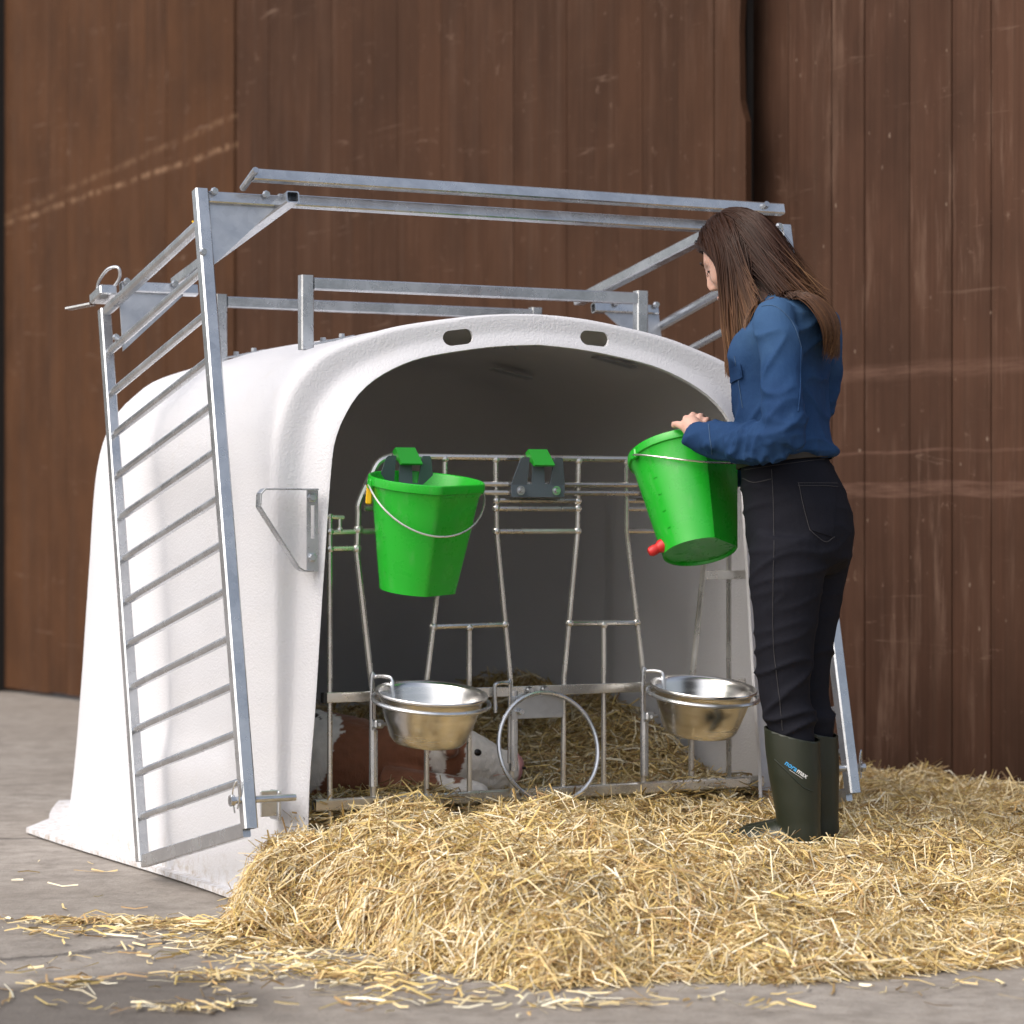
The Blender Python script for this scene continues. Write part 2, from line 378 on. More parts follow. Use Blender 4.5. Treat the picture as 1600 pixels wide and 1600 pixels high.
def mk(name, me, mat, parent=None):
    o = bpy.data.objects.new(name, me); COL.objects.link(o)
    if mat is not None:
        me.materials.clear(); me.materials.append(mat)
    if parent is not None: o.parent = parent
    return o
def tag(o, label=None, cat=None, group=None, kind=None):
    if label: o['label'] = label
    if cat: o['category'] = cat
    if group: o['group'] = group
    if kind: o['kind'] = kind
    return o
def empty(name, loc, rz=0.0, rot=None):
    o = bpy.data.objects.new(name, None); COL.objects.link(o); o.empty_display_size = .1
    o.location = loc; o.rotation_euler = rot if rot is not None else (0, 0, rz); return o
def bake(o):
    dg = bpy.context.evaluated_depsgraph_get(); dg.update()
    me = bpy.data.meshes.new_from_object(o.evaluated_get(dg)); o.modifiers.clear(); old = o.data; o.data = me
    bpy.data.meshes.remove(old); return o
def smoothstep(a, b, x):
    t = np.clip((np.asarray(x, float) - a) / (b - a), 0, 1); return t * t * (3 - 2 * t)
def bez(pts, n=8):
    """Catmull-Rom through pts"""
    P = [Vector(p) for p in pts]; P = [P[0] * 2 - P[1]] + P + [P[-1] * 2 - P[-2]]; out = []
    for i in range(1, len(P) - 2):
        for k in range(n):
            t = k / n; a, b, c, d = P[i - 1], P[i], P[i + 1], P[i + 2]
            out.append(.5 * ((2 * b) + (c - a) * t + (2 * a - 5 * b + 4 * c - d) * t * t + (3 * b - a - 3 * c + d) * t ** 3))
    out.append(P[-2]); return out

# the hutch frame: x along its front (to the right), y into it, origin below the gate's left rod
TH = R(27.06); OX, OY = -0.4673, 6.5129
CT, ST = math.cos(TH), math.sin(TH)
def W(l): return (OX + l[0] * CT - l[1] * ST, OY + l[0] * ST + l[1] * CT, l[2])
def L(x, y): return ((x - OX) * CT + (y - OY) * ST, -(x - OX) * ST + (y - OY) * CT)

# ------------------------------------------------------------------ ground
g = MB().add([(-90, -60, 0), (90, -60, 0), (90, 120, 0), (-90, 120, 0)], [(0, 1, 2, 3)]).build('ground', M['concrete'], None, False)
tag(g, 'worn grey concrete yard with stains and joints', 'ground', kind='structure')

# ------------------------------------------------------------------ barn doors: every board an object
W0 = Vector((-2.684, 14.317, 0)); WD = Vector((.584, -.812, 0)).normalized(); WN = Vector((-WD.y, WD.x, 0)) * -1   # towards the camera
if WN.y > 0: WN = -WN
WROT = math.atan2(WD.y, WD.x)
def board_mesh(wd, z0, z1, th=.028, jag=None, gap=.005, b=.004):
    m = MB()
    if jag is None:
        m.box((wd / 2, 0, (z0 + z1) / 2), (wd - gap, th, z1 - z0), None, b)
    else:
        m.prism([(0.003, z0), (wd, z0)] + [(wd + dx, z) for z, dx in jag] + [(wd, z1), (0.003, z1)], th, -th / 2)
    return m
def door(name, edges, off, mat, z0, label, jag=None):
    p = W0 + WD * edges[0] + WN * off
    root = empty(name, p, WROT); tag(root, label, 'barn door')
    rr = random.Random(name)
    for i in range(len(edges) - 1):
        wd = edges[i + 1] - edges[i]
        b = board_mesh(wd, z0 + rr.uniform(0, .012), 4.6, jag=jag if (jag and i == len(edges) - 2) else None, gap=.004 if off < 0 else .0012, b=.003 if off < 0 else .0012).build('board', mat, root, False)
        b.location = (edges[i] - edges[0], rr.uniform(-.002, .002), 0)
    bk = MB().box(((edges[-1] - edges[0]) / 2, .06 * 1, 2.3), (edges[-1] - edges[0] - .06, .03, 4.5)).build('backing', M['nearblack'], root, False)
    return root
eL = [-.22, .114, .364, .576, .844, 1.103, 1.304, 1.48, 1.706, 2.018, 2.395]
eM = [2.34, 2.539, 2.708, 2.936, 3.146, 3.273, 3.447, 3.622, 3.813, 3.979, 4.156, 4.328, 4.505, 4.686, 4.862, 5.046, 5.226, 5.38, 5.53, 5.745, 5.952, 6.10]
eR = [5.96, 6.19, 6.42, 6.588, 6.814, 7.016, 7.197, 7.385, 7.569, 7.76, 7.95, 8.15, 8.33, 8.53, 8.72]
jag = [(.5, 0), (1.2, .022), (1.6, .03), (2.0, .026), (2.05, .03), (2.42, .028), (2.46, .012), (2.50, .0), (2.75, -.006), (2.9, .004), (3.1, -.01), (3.4, .004), (3.7, -.004)]
# local +y of a door points away from the camera
door('barn_door', eL, .052, M['wood_left'], .015, 'left barn door of reddish brown boards with two slanting pale scrapes')
door('barn_door', eM, .042, M['wood_mid'], .02, 'middle barn door of dull brown boards behind the white calf hutch', jag)
door('barn_door', eR, -.11, M['wood_right'], .01, 'worn right barn door of scuffed boards behind the standing woman')
void = MB().box((-.52, .10, 2.3), (.6, .5, 4.6), None, .01).build('dark_gap_block', M['nearblack'], None, False)  # solid block; its near-black colour stands for the shade in the gap
void.location = W0 + WN * .0; void.rotation_euler = (0, 0, WROT)
tag(void, 'near black block painted as the dark post at the far left end of the barn doors', 'void')

# ------------------------------------------------------------------ calf hutch
CXH = .60
hut = empty('calf_hutch', W((0, 0, 0)), TH); tag(hut, 'white rounded plastic calf hutch with a wide open front', 'calf hutch')
inner_h = [(0, .676), (.27, .673), (.50, .654), (.75, .637), (.90, .626), (1.087, .612), (1.168, .601), (1.233, .574), (1.291, .53), (1.342, .458), (1.386, .35), (1.415, .203), (1.428, .10), (1.434, 0)]
outer_h = [(0, .745), (.28, .745), (.67, .748), (1.0, .750), (1.151, .747), (1.243, .728), (1.313, .70), (1.361, .658), (1.403, .602), (1.443, .49), (1.472, .386), (1.503, .203), (1.514, .09), (1.517, 0)]
body_h = [(0, .800), (.28, .790), (.67, .783), (1.0, .775), (1.14, .765), (1.225, .745), (1.295, .71), (1.348, .66), (1.392, .60), (1.432, .49), (1.460, .386), (1.492, .203), (1.503, .09), (1.506, 0)]
def resample(hp, n):
    pts = bez([(hw, 0, z) for z, hw in hp], 8); d = [0]
    for a, b in zip(pts, pts[1:]): d.append(d[-1] + (b - a).length)
    out = []
    for k in range(n + 1):
        t = d[-1] * k / n; i = max(j for j in range(len(d)) if d[j] <= t + 1e-9); i = min(i, len(d) - 2)
        f = (t - d[i]) / max(1e-9, d[i + 1] - d[i]); out.append(pts[i].lerp(pts[i + 1], f))
    return out
NS = 60
PI_, PO_, PB_ = (resample(h, NS) for h in (inner_h, outer_h, body_h))
def mixp(a, b, t): return [p.lerp(q, t) for p, q in zip(a, b)]
def full(prof, yf):
    """mirror the half profile: left base -> crown -> right base"""
    o = []
    for p in prof: o.append((CXH - p.x, yf(p.z, -1), p.z))
    for p in prof[-2::-1]: o.append((CXH + p.x, yf(p.z, 1), p.z))
    return o
rings = []
lipf = lambda z: .014 + .036 * float(smoothstep(1.44, 1.22, z))
for a_, t_ in ((.0, 1.0), (.04, .96), (.12, .76), (.24, .46), (.33, .22), (.40, .09), (.46, .02), (.55, .0), (.70, .0), (.85, .0), (.94, -.10)):
    rings.append(full(mixp(PI_, PO_, a_), lambda z, s, t_=t_: .004 - t_ * lipf(z)))
for a_, y_ in ((-.01, .020), (.06, .040), (.22, .060), (.55, .082), (.85, .105), (1.0, .14)):
    rings.append(full(mixp(PO_, PB_, a_), lambda z, s, y_=y_: y_))
ys = list(np.linspace(.16, 1.30, 30))
for y in ys:
    rings.append(full(PB_, lambda z, s, y=y: y))
RR = .26
def shrink(prof, inset):
    return [Vector((max(p.x - inset * min(1, p.x / .5), 0), 0, p.z - inset * .75 * (p.z / 1.5) ** 4)) for p in prof]
for k in range(1, 11):
    a = math.pi / 2 * k / 10
    ins = RR * (1 - math.cos(a)); yb = 1.30 + RR * math.sin(a)
    rings.append(full(shrink(PB_, ins), lambda z, s, yb=yb, k=k: yb + .74 * (k / 10) ** 1.2 * (1 - min(z, 1.45) / 1.5)))
last = shrink(PB_, RR)
for f in (.75, .5, .25, .02):
    rings.append(full([Vector((p.x * f, 0, p.z)) for p in last], lambda z, s: 1.56 + .74 * (1 - min(z, 1.45) / 1.5)))
mb = MB(); NP = 2 * NS + 1
vs = []
for ri, rg in enumerate(rings):
    for pi, (x, y, z) in enumerate(rg):
        side = -1 if pi <= NS else 1
        if ri >= 16:                              # side wall relief: shallow pressed panels, foot flare
            wallness = float(smoothstep(1.15, .95, z))
            panel = float(smoothstep(.20, .27, y) * smoothstep(1.02, .92, y))
            dx = -.020 * panel * wallness * float(smoothstep(.30, .40, z))
            dx += .014 * float(smoothstep(.48, .55, y) * smoothstep(.75, .68, y)) * wallness * float(smoothstep(.80, .62, z))
            dx += .0
            x += side * dx
            z += .007 * math.sin(y * 9.0) * float(smoothstep(1.2, 1.35, z))
        n_ = noise.noise(Vector((x * 2.2, y * 2.2, z * 2.2)))
        vs.append((x + side * .004 * n_, y, z + .003 * n_))
fs = [(i * NP + k, i * NP + k + 1, (i + 1) * NP + k + 1, (i + 1) * NP + k) for i in range(len(rings) - 1) for k in range(NP - 1)]
mb.add(vs, fs)
sh = mb.build('shell', M['white'], hut, True, 60)
so = sh.modifiers.new('s', 'SOLIDIFY'); so.thickness = .009; so.offset = -1
bake(sh)
def stadium(cx, cz, wd, hg, tilt, n=8):
    o = []; r_ = hg / 2
    for k in range(n + 1): a = -math.pi / 2 + math.pi * k / n; o.append((wd / 2 - r_ + r_ * math.cos(a), r_ * math.sin(a)))
    for k in range(n + 1): a = math.pi / 2 + math.pi * k / n; o.append((-wd / 2 + r_ + r_ * math.cos(a), r_ * math.sin(a)))
    c_, s_ = math.cos(tilt), math.sin(tilt)
    return [(cx + x * c_ - z * s_, cz + x * s_ + z * c_) for x, z in o]
for (cx, cz, ti) in ((.368, 1.446, R(8)), (.775, 1.456, R(-3))):
    cu = MB().prism(stadium(cx, cz, .088, .040, ti), .3, -.2).build('cutter', M['white'], hut, False)
    bo = sh.modifiers.new('b', 'BOOLEAN'); bo.object = cu; bo.operation = 'DIFFERENCE'; bo.solver = 'EXACT'
    bake(sh); bpy.data.objects.remove(cu)
# ground flange, wider towards the back
fl = MB(); ctr = []
path = [(rg[0][0], rg[0][1]) for rg in rings[9:]]
lastrow = rings[-1]
outl = []
for ri in range(14, len(rings)):
    x, y, z = vs[ri * NP]; outl.append((x, y))
out2 = []
for i, (x, y) in enumerate(outl):
    nn = Vector((x, y)) - Vector((CXH, min(max(y, .2), 1.15))); nn.normalize()
    if y < 1.78: out2.append((min(x - .012, -.222 - .068 * float(smoothstep(.2, 1.75, y))), y))
    else: out2.append((max(-.285, x - .03), y + .10))
vv = []
for (x, y), (x2, y2) in zip(outl, out2):
    vv += [(x + .012, y, .030), (x + .004, y, .024), (x * .6 + x2 * .4, y * .6 + y2 * .4, .022), (x2, y2, .020), (x2, y2, .006), (x + .02, y, .006)]
ff = [(i * 6 + k, i * 6 + k + 1, (i + 1) * 6 + k + 1, (i + 1) * 6 + k) for i in range(len(outl) - 1) for k in range(5)]
ff += [tuple(range(6)), tuple((len(outl) - 1) * 6 + k for k in range(5, -1, -1))]
fl.add(vv, ff); mir = [(2 * CXH - x, y, z) for x, y, z in vv]
flange = fl.build('ground_flange', M['white'], hut, True, 30)
MB().add(mir, [f[::-1] for f in ff]).build('ground_flange', M['white'], hut, True, 30)
# roof rails on posts with bolted foot plates
for yr in (.35, 1.0):
    for sx in (.083, 1.117):
        p = MB().beam((sx, yr, 1.425), (sx, yr, 1.625), .036, .030, (0, 1, 0), True).build('rail_post', M['galv'], hut)
        d = 1 if sx < .6 else -1
        fp = MB().beam((sx - d * .012, yr, 1.434), (sx + d * .135, yr, 1.434 + .032), .034, .006, (0, 0, 1)); 
        fp.build('foot_plate', M['galv'], p)
        for k in (.05, .105):
            MB().lathe([(.0, .010), (.008, .010), (.009, .0), (.0, -.001)], 6, (sx + d * k, yr, 1.439 + k * .22)).build('bolt', M['dullzinc'], p, False)
        # plate with bolts on the inside of the roof
        ip = MB().beam((sx + d * .02, yr, 1.405), (sx + d * .15, yr, 1.432), .04, .005).build('inside_plate', M['dullzinc'], hut)
    MB().beam((.102, yr, 1.603), (1.098, yr, 1.603), .030, .032, (0, 0, 1)).build('roof_rail', M['galv'], hut)
ip = MB().beam((.56, .30, 1.470), (.76, .30, 1.455), .05, .004).build('inside_plate', M['dullzinc'], hut)
for k in (.63, .69): MB().lathe([(.0, -.02), (.008, -.02), (.008, .0)], 6, (k, .30, 1.462)).build('bolt', M['dullzinc'], hut, False)
# bent strap handle and slotted plate on the left jamb
st = MB(); yy = -.046
sp = [(-.058, 1.046), (-.200, 1.046), (-.212, 1.034), (-.214, 1.002), (-.110, .850), (-.096, .842), (-.070, .842)]
for a, b in zip(sp, sp[1:]): st.beam((a[0], yy - .015, a[1]), (b[0], yy - .015, b[1]), .030, .004, (0, 0, 1) if abs(a[0] - b[0]) > .02 else (1, 0, 0))
st.build('strap_handle', M['galv'], hut)
pl = MB(); yb = -.046
for x0, x1, z0, z1 in ((-.078, -.068, .838, 1.044), (-.058, -.048, .838, 1.044), (-.068, -.058, .838, .922), (-.068, -.058, 1.006, 1.044)):
    pl.box(((x0 + x1) / 2, yb, (z0 + z1) / 2), (x1 - x0, .005, z1 - z0))
plate = pl.build('slotted_plate', M['galv'], hut, False)
for z in (.875, 1.026): MB().lathe([(.0, .011), (.008, .011), (.0095, .004), (.013, .003), (.013, 0)], 6).build('bolt', M['dullzinc'], plate, False).matrix_local = Matrix.Translation((-.066, yb - .003, z)) @ Matrix.Rotation(R(90), 4, 'X')
# hinge bracket for the pen fence at each front corner
for sx, d in ((-.15, -1), (1.35, 1)):
    MB().box((sx + d * .006, -.03, .255), (.010, .06, .075), None, .003).box((sx + d * .03, -.05, .262), (.05, .006, .065), None, .002).build('hinge_bracket', M['galv'], hut, False)

# ------------------------------------------------------------------ pen fence, folded up over the hutch
fen = empty('pen_fence', W((0, 0, 0)), TH); tag(fen, 'galvanised tubular pen fence folded up over the white hutch', 'fence')
LEAN = R(12.3); U = Vector((0, math.sin(LEAN), math.cos(LEAN))); B = Vector((0, math.cos(LEAN), -math.sin(LEAN)))
FL, FW = 1.618, .81
for sx in (-.30, 1.455):
    d = 1 if sx < 0 else -1
    A = Vector((sx, -.222, .224))
    MB().beam(A, A + U * FL, .035, .035, B, True).build('side_post', M['galv'], fen)
    MB().beam(A + B * FW - U * .0, A + B * FW + U * (FL - .075), .030, .034, B, True).build('side_post', M['galv'], fen)
    MB().beam(A + B * .02, A + B * (FW - .015), .020, .036, U).build('end_bar', M['galv'], fen)
    for k in range(1, 14):
        r_ = .0155 if k == 13 else .0112
        z_ = U * ((FL - .085) * k / 13)
        q = MB(); q.tube([A + B * .014 + z_, A + B * .03 + z_, A + B * (FW - .05) + z_, A + B * (FW - .012) + z_], [r_, r_, r_, r_ * .8], 10); q.build('rung', M['galv'], fen)
    # stubs and gussets carrying the front frame
    for o, nm in ((Vector(), 'gusset_plate'), (B * (FW - .10) - U * .02, 'gusset_plate')):
        T = A + o + U * (FL - .02)
        MB().beam(T + Vector((d * .018, 0, 0)), T + Vector((d * .24, 0, 0)), .028, .030, U, True).build('stub_tube', M['galv'], fen)
        gp = MB(); a0 = T + Vector((d * .012, 0, -.014)); 
        P3 = [a0, a0 + Vector((d * .19, 0, 0)), a0 - U * .17]
        gp.add([p - B * .005 for p in P3] + [p + B * .001 for p in P3], [(0, 1, 2), (5, 4, 3), (0, 3, 4, 1), (1, 4, 5, 2), (2, 5, 3, 0)])
        gob = gp.build(nm, M['dullzinc'], fen, False)
        for off in (Vector((d * .03, 0, .012)), Vector((d * .17, 0, .012)), -U * .15 + Vector((-d * .012, 0, 0))):
            MB().lathe([(.0, .009), (.008, .009), (.0105, 0)], 8).build('bolt', M['galv'], gob, False).matrix_local = Matrix.Translation(T + off - B * .019) @ Matrix.Rotation(R(90), 4, 'X')
    # frame tube running back over the hutch
    xs = -.085 if sx < 0 else 1.215
    MB().beam((xs, .03, 1.790), (xs, .90, 1.643), .036, .030, U, True).build('frame_tube', M['galv'], fen)
    F1 = A + U * (FL + .03)
    MB().tube([F1 + Vector((d * .11, -.02, -.02)), F1 + Vector((d * .115, -.10, .018))], .009, 8).build('tie_rod', M['galv'], fen)
    # pivot pin with spring clip
    pz = A + U * .07
    MB().tube([pz + Vector((-d * .045, 0, 0)), pz + Vector((d * .125, 0, 0))], .009, 12).tube([pz + Vector((-d * .045, 0, 0)), pz + Vector((-d * .034, 0, 0))], .014, 8).build('pivot_pin', M['galv'], fen)
    MB().tube(bez([pz + Vector((-d * .034, -.004, -.03)), pz + Vector((-d * .038, .0, .02)), pz + Vector((-d * .03, -.01, .048)), pz + Vector((-d * .024, -.012, .02)), pz + Vector((-d * .028, -.008, -.02))]), .0022, 6).build('spring_clip', M['galv'], fen)
TB = Vector((0, -.222, .224)) + U * (FL - .015)
MB().beam((-.09, TB.y, TB.z), (1.435, TB.y, TB.z), .027, .030, U, True).build('cross_rail', M['galv'], fen)
T2 = TB + U * .036 - B * .075
MB().beam((-.185, T2.y, T2.z), (1.405, T2.y, T2.z), .027, .030, U, True).build('cross_rail', M['galv'], fen)
MB().tube(bez([(-.292, .20, 1.735), (-.28, .18, 1.70), (-.275, .20, 1.66), (-.262, .19, 1.645)], 5), .003, 6).build('twine_scrap', M['yellow'], fen)
# latch at the rear left top corner: wire loop, tongue plate, spring housing
D0 = Vector((-.30, -.222, .224)) + U * (FL - .065) + B * FW
lt = MB().box(D0 + Vector((-.012, -.03, .03)), (.05, .10, .028), Matrix.Rotation(-LEAN, 3, 'X'), .004).build('latch_housing', M['galv'], fen, False)
MB().beam(D0 + Vector((-.02, .04, .008)), D0 + Vector((-.075, .09, -.004)), .045, .006).build('latch_tongue', M['galv'], lt)
MB().tube(bez([D0 + Vector((-.02, .0, .03)), D0 + Vector((-.022, -.02, .065)), D0 + Vector((-.008, -.06, .098)), D0 + Vector((.012, -.09, .100)), D0 + Vector((.016, -.085, .07)), D0 + Vector((.0, -.05, .035))]), .0045, 8).build('latch_handle', M['galv'], lt)

# ------------------------------------------------------------------ feeding gate
gate = empty('feeding_gate', W((0, 0, 0)), TH); tag(gate, 'welded wire feeding gate closing the front of the calf hutch', 'gate')
RW = .0072
def rod(pts, r=RW, name='bar', weld=()):
    m = MB().tube([(x, y_, z) for (x, z, *q) in pts for y_ in [q[0] if q else 0.0]], r, 8)
    for (x, z) in weld: m.sphere((x, 0, z), (r * 1.7, r * 1.5, r * 1.6), 8, 6)
    return m.build(name, M['wire'], gate)
def mirx(p): return [(1.2 - q[0], *q[1:]) for q in p]
arc = bez([(.083, 0, .985), (.085, 0, 1.015), (.117, 0, 1.08), (.140, 0, 1.118), (.175, 0, 1.133)], 6)
top = [(p.x, p.z) for p in arc]
left_chain = [(.125, .26), (.123, .53), (.119, .56), (.079, .885)] + top
rod(left_chain + mirx(left_chain)[::-1], .0085, 'top_rail', ((.083, .945), (.079, .896), (1.117, .945), (1.121, .896)))
for s in (lambda p: p, mirx):
    rod(s([(.004, .14), (.004, .985)]), RW, 'bar', s([(.004, .94), (.004, .896)]))
    rod(s([(-.012, .978), (.042, .975)]), RW * .9); rod(s([(.031, .975), (.031, .945)]), RW * .8, 'bar', s([(.031, .944)]))
    rod(s([(.004, .9375), (.20, .9425)]), RW, 'crossbar'); rod(s([(.006, .896), (.079, .897)]), RW, 'crossbar')
    rod(s([(.276, .255), (.276, .55), (.328, .94), (.328, 1.133)]), RW, 'bar', s([(.328, 1.128)]))
    rod(s([(.523, .255), (.520, .55), (.479, .94), (.476, 1.133)]), RW, 'bar', s([(.476, 1.128), (.477, 1.063), (.477, 1.041), (.478, 1.020), (.478, 1.0), (.479, .94)]))
    rod(s([(.296, .692), (.503, .694)]), RW, 'crossbar', s([(.296, .692), (.503, .694)]))
    rod(s([(.399, .692), (.399, .25)]), RW, 'bar', s([(.399, .688)]))
for z in (1.063, 1.041): rod([(.10, z, -.009), (1.10, z, -.009)], RW, 'crossbar')
for z in (1.021, .999, .939): rod([(.478, z), (.722, z)], RW, 'crossbar'); rod([(.875, z), (1.10, z)], RW, 'crossbar'); rod([(.10, z), (.325, z)], RW, 'crossbar')
MB().beam((-.015, -.012, .518), (1.24, -.012, .518), .012, .026).build('flat_bar', M['wire'], gate)
MB().box((-.017, -.012, .518), (.010, .018, .026)).build('end_cap', M['black'], gate, False)
MB().beam((-.04, -.002, .245), (1.30, -.002, .245), .030, .030, (0, 0, 1), True).build('bottom_bar', M['wire'], gate)
MB().beam((1.116, -.004, .818), (1.27, -.004, .818), .006, .024).build('flat_bar', M['wire'], gate)
# slate grey bucket holders with green clips
def holder(cx):
    h = MB()
    h.prism([(-.078, 1.030), (.078, 1.030), (.080, 1.064), (-.080, 1.064)], .004, -.024, lambda x, y, z: (cx + x, y, z))
    tilt = lambda x, y, z: (cx + x, y - .024 - max(0, z - 1.064) * .30, z)
    h.prism([(-.080, 1.062), (-.033, 1.062), (-.033, 1.072), (-.035, 1.128), (-.036, 1.134), (-.056, 1.134), (-.062, 1.128)], .004, 0, tilt)
    h.prism([(.080, 1.062), (.036, 1.062), (.036, 1.072), (.038, 1.128), (.040, 1.134), (.060, 1.134), (.064, 1.128)][::-1], .004, 0, tilt)
    up = lambda x, y, z: (cx + x, y - .022, z)
    h.prism([(-.017, 1.062), (.021, 1.062), (.019, 1.120), (-.015, 1.120)], .004, 0, up)
    ho = h.build('bucket_holder', M['slate'], gate, False)
    c = MB(); P = [(-.030, -.026, 1.152), (.024, -.026, 1.152), (.030, -.026, 1.148), (-.024, -.052, 1.112), (.036, -.052, 1.112)]
    c.add([(cx - .030, -.008, 1.146), (cx + .026, -.008, 1.146), (cx - .030, -.026, 1.156), (cx + .026, -.026, 1.156), (cx - .024, -.052, 1.114), (cx + .036, -.052, 1.114),
           (cx - .024, -.047, 1.110), (cx + .036, -.047, 1.110), (cx - .028, -.016, 1.130), (cx + .028, -.016, 1.130)],
          [(0, 1, 3, 2), (2, 3, 5, 4), (4, 5, 7, 6), (6, 7, 9, 8), (8, 9, 1, 0), (0, 2, 4, 6, 8), (1, 9, 7, 5, 3)])
    c.build('clip', M['greendark'], ho, False)
    for k in (-.053, .053):
        b = MB().lathe([(.0, .012), (.006, .012), (.0075, .009), (.0075, .003), (.0125, .003), (.0125, 0)], 16).build('bolt', M['galv'], ho)
        b.matrix_local = Matrix.Translation((cx + k, -.025, 1.047)) @ Matrix.Rotation(R(90), 4, 'X')
for cx in (.205, .590, .985): holder(cx)

# ------------------------------------------------------------------ bowls in ring holders
def ring_pts(c, r_, axis_tilt=0.0, n=40, plane='h'):
    o = []
    for k in range(n):
        a = 2 * math.pi * k / n
        if plane == 'h': o.append((c[0] + r_ * math.cos(a), c[1] + r_ * math.sin(a), c[2]))
        else: o.append((c[0] + r_ * math.cos(a), c[1] - math.sin(axis_tilt) * (r_ - r_ * math.sin(a)), c[2] + r_ * math.sin(a) * math.cos(axis_tilt)))
    return o
def bowl_and_ring(cx, cy, zr, rot, label, hx):
    rb = .142
    tl = R(9); RX = Matrix.Rotation(tl, 3, 'X'); pv = Vector((cx, cy, zr))
    rg = MB().tube([pv + RX @ (Vector(p) - pv) for p in ring_pts((cx, cy, zr - .020), rb + .006)], .0058, 8, True)
    ro = rg.build('ring_holder', M['galv'], gate)
    # hook on the rod beside the ring
    MB().tube(bez([(hx + .034, -.06, zr - .02), (hx + .034, -.055, zr + .026), (hx + .026, -.045, zr + .036), (hx + .004, -.02, zr + .036), (hx - .006, -.016, zr + .026), (hx - .006, -.016, zr - .20)], 5), .0055, 8).build('hook', M['galv'], ro)
    MB().tube([(hx, -.014, zr - .10), (hx, -.014, zr - .245)], .0115, 10).build('sleeve', M['galv'], ro)
    MB().box((hx + .010, -.022, zr - .085), (.026, .022, .022), None, .004).tube([(hx + .004, -.045, zr - .085), (hx + .03, -.03, zr - .085)], .005, 8).build('clamp_bolt', M['dullzinc'], ro)
    bo = empty('feed_bowl', W((cx, cy, zr)), 0, (Matrix.Rotation(TH, 3, 'Z') @ RX @ Matrix.Rotation(rot, 3, 'Z')).to_euler()); tag(bo, label, 'bowl', 'steel feed bowls on the gate')
    k = rb / .142
    prof = [(.0, -.130), (.070, -.130), (.088, -.126), (.100, -.112), (.119, -.055), (.131, -.012), (.138, -.006), (.1425, -.003), (.1435, .001), (.1415, .004), (.1375, .003), (.131, -.004), (.128, -.012), (.1165, -.055), (.098, -.110), (.086, -.122), (.070, -.126), (.0, -.1265)]
    MB().lathe(prof, 72).build('basin', M['steel'], bo, True, 50)
bowl_and_ring(.208, -.175, .532, .3, 'stainless feed bowl hanging in front of the lying calf, below the left bucket', .119)
bowl_and_ring(1.008, -.175, .524, 1.4, 'stainless feed bowl on the gate beside the woman in dark jeans', .919)
# third ring, empty, folded down against the gate
mr = MB().tube(ring_pts((.597, -.035, .372), .146, R(14), 44, 'v'), .0062, 8, True).build('ring_holder', M['galv'], gate)
MB().tube(bez([(.462, -.028, .465), (.460, -.028, .53), (.468, -.028, .541), (.500, -.022, .541), (.509, -.018, .53), (.509, -.016, .33)], 5), .0055, 8).build('hook', M['galv'], mr)
MB().tube([(.523, -.012, .52), (.523, -.012, .31)], .0115, 10).build('sleeve', M['galv'], mr)
MB().box((.59, -.020, .476), (.155, .005, .062), None, .002).build('stop_plate', M['dullzinc'], mr, False)
for k, zz in ((.535, .465), (.565, .522), (.61, .522)):
    MB().lathe([(.0, .016), (.007, .016), (.009, .0)], 8).build('bolt', M['galv'], mr, False).matrix_local = Matrix.Translation((k, -.022, zz)) @ Matrix.Rotation(R(90), 4, 'X')

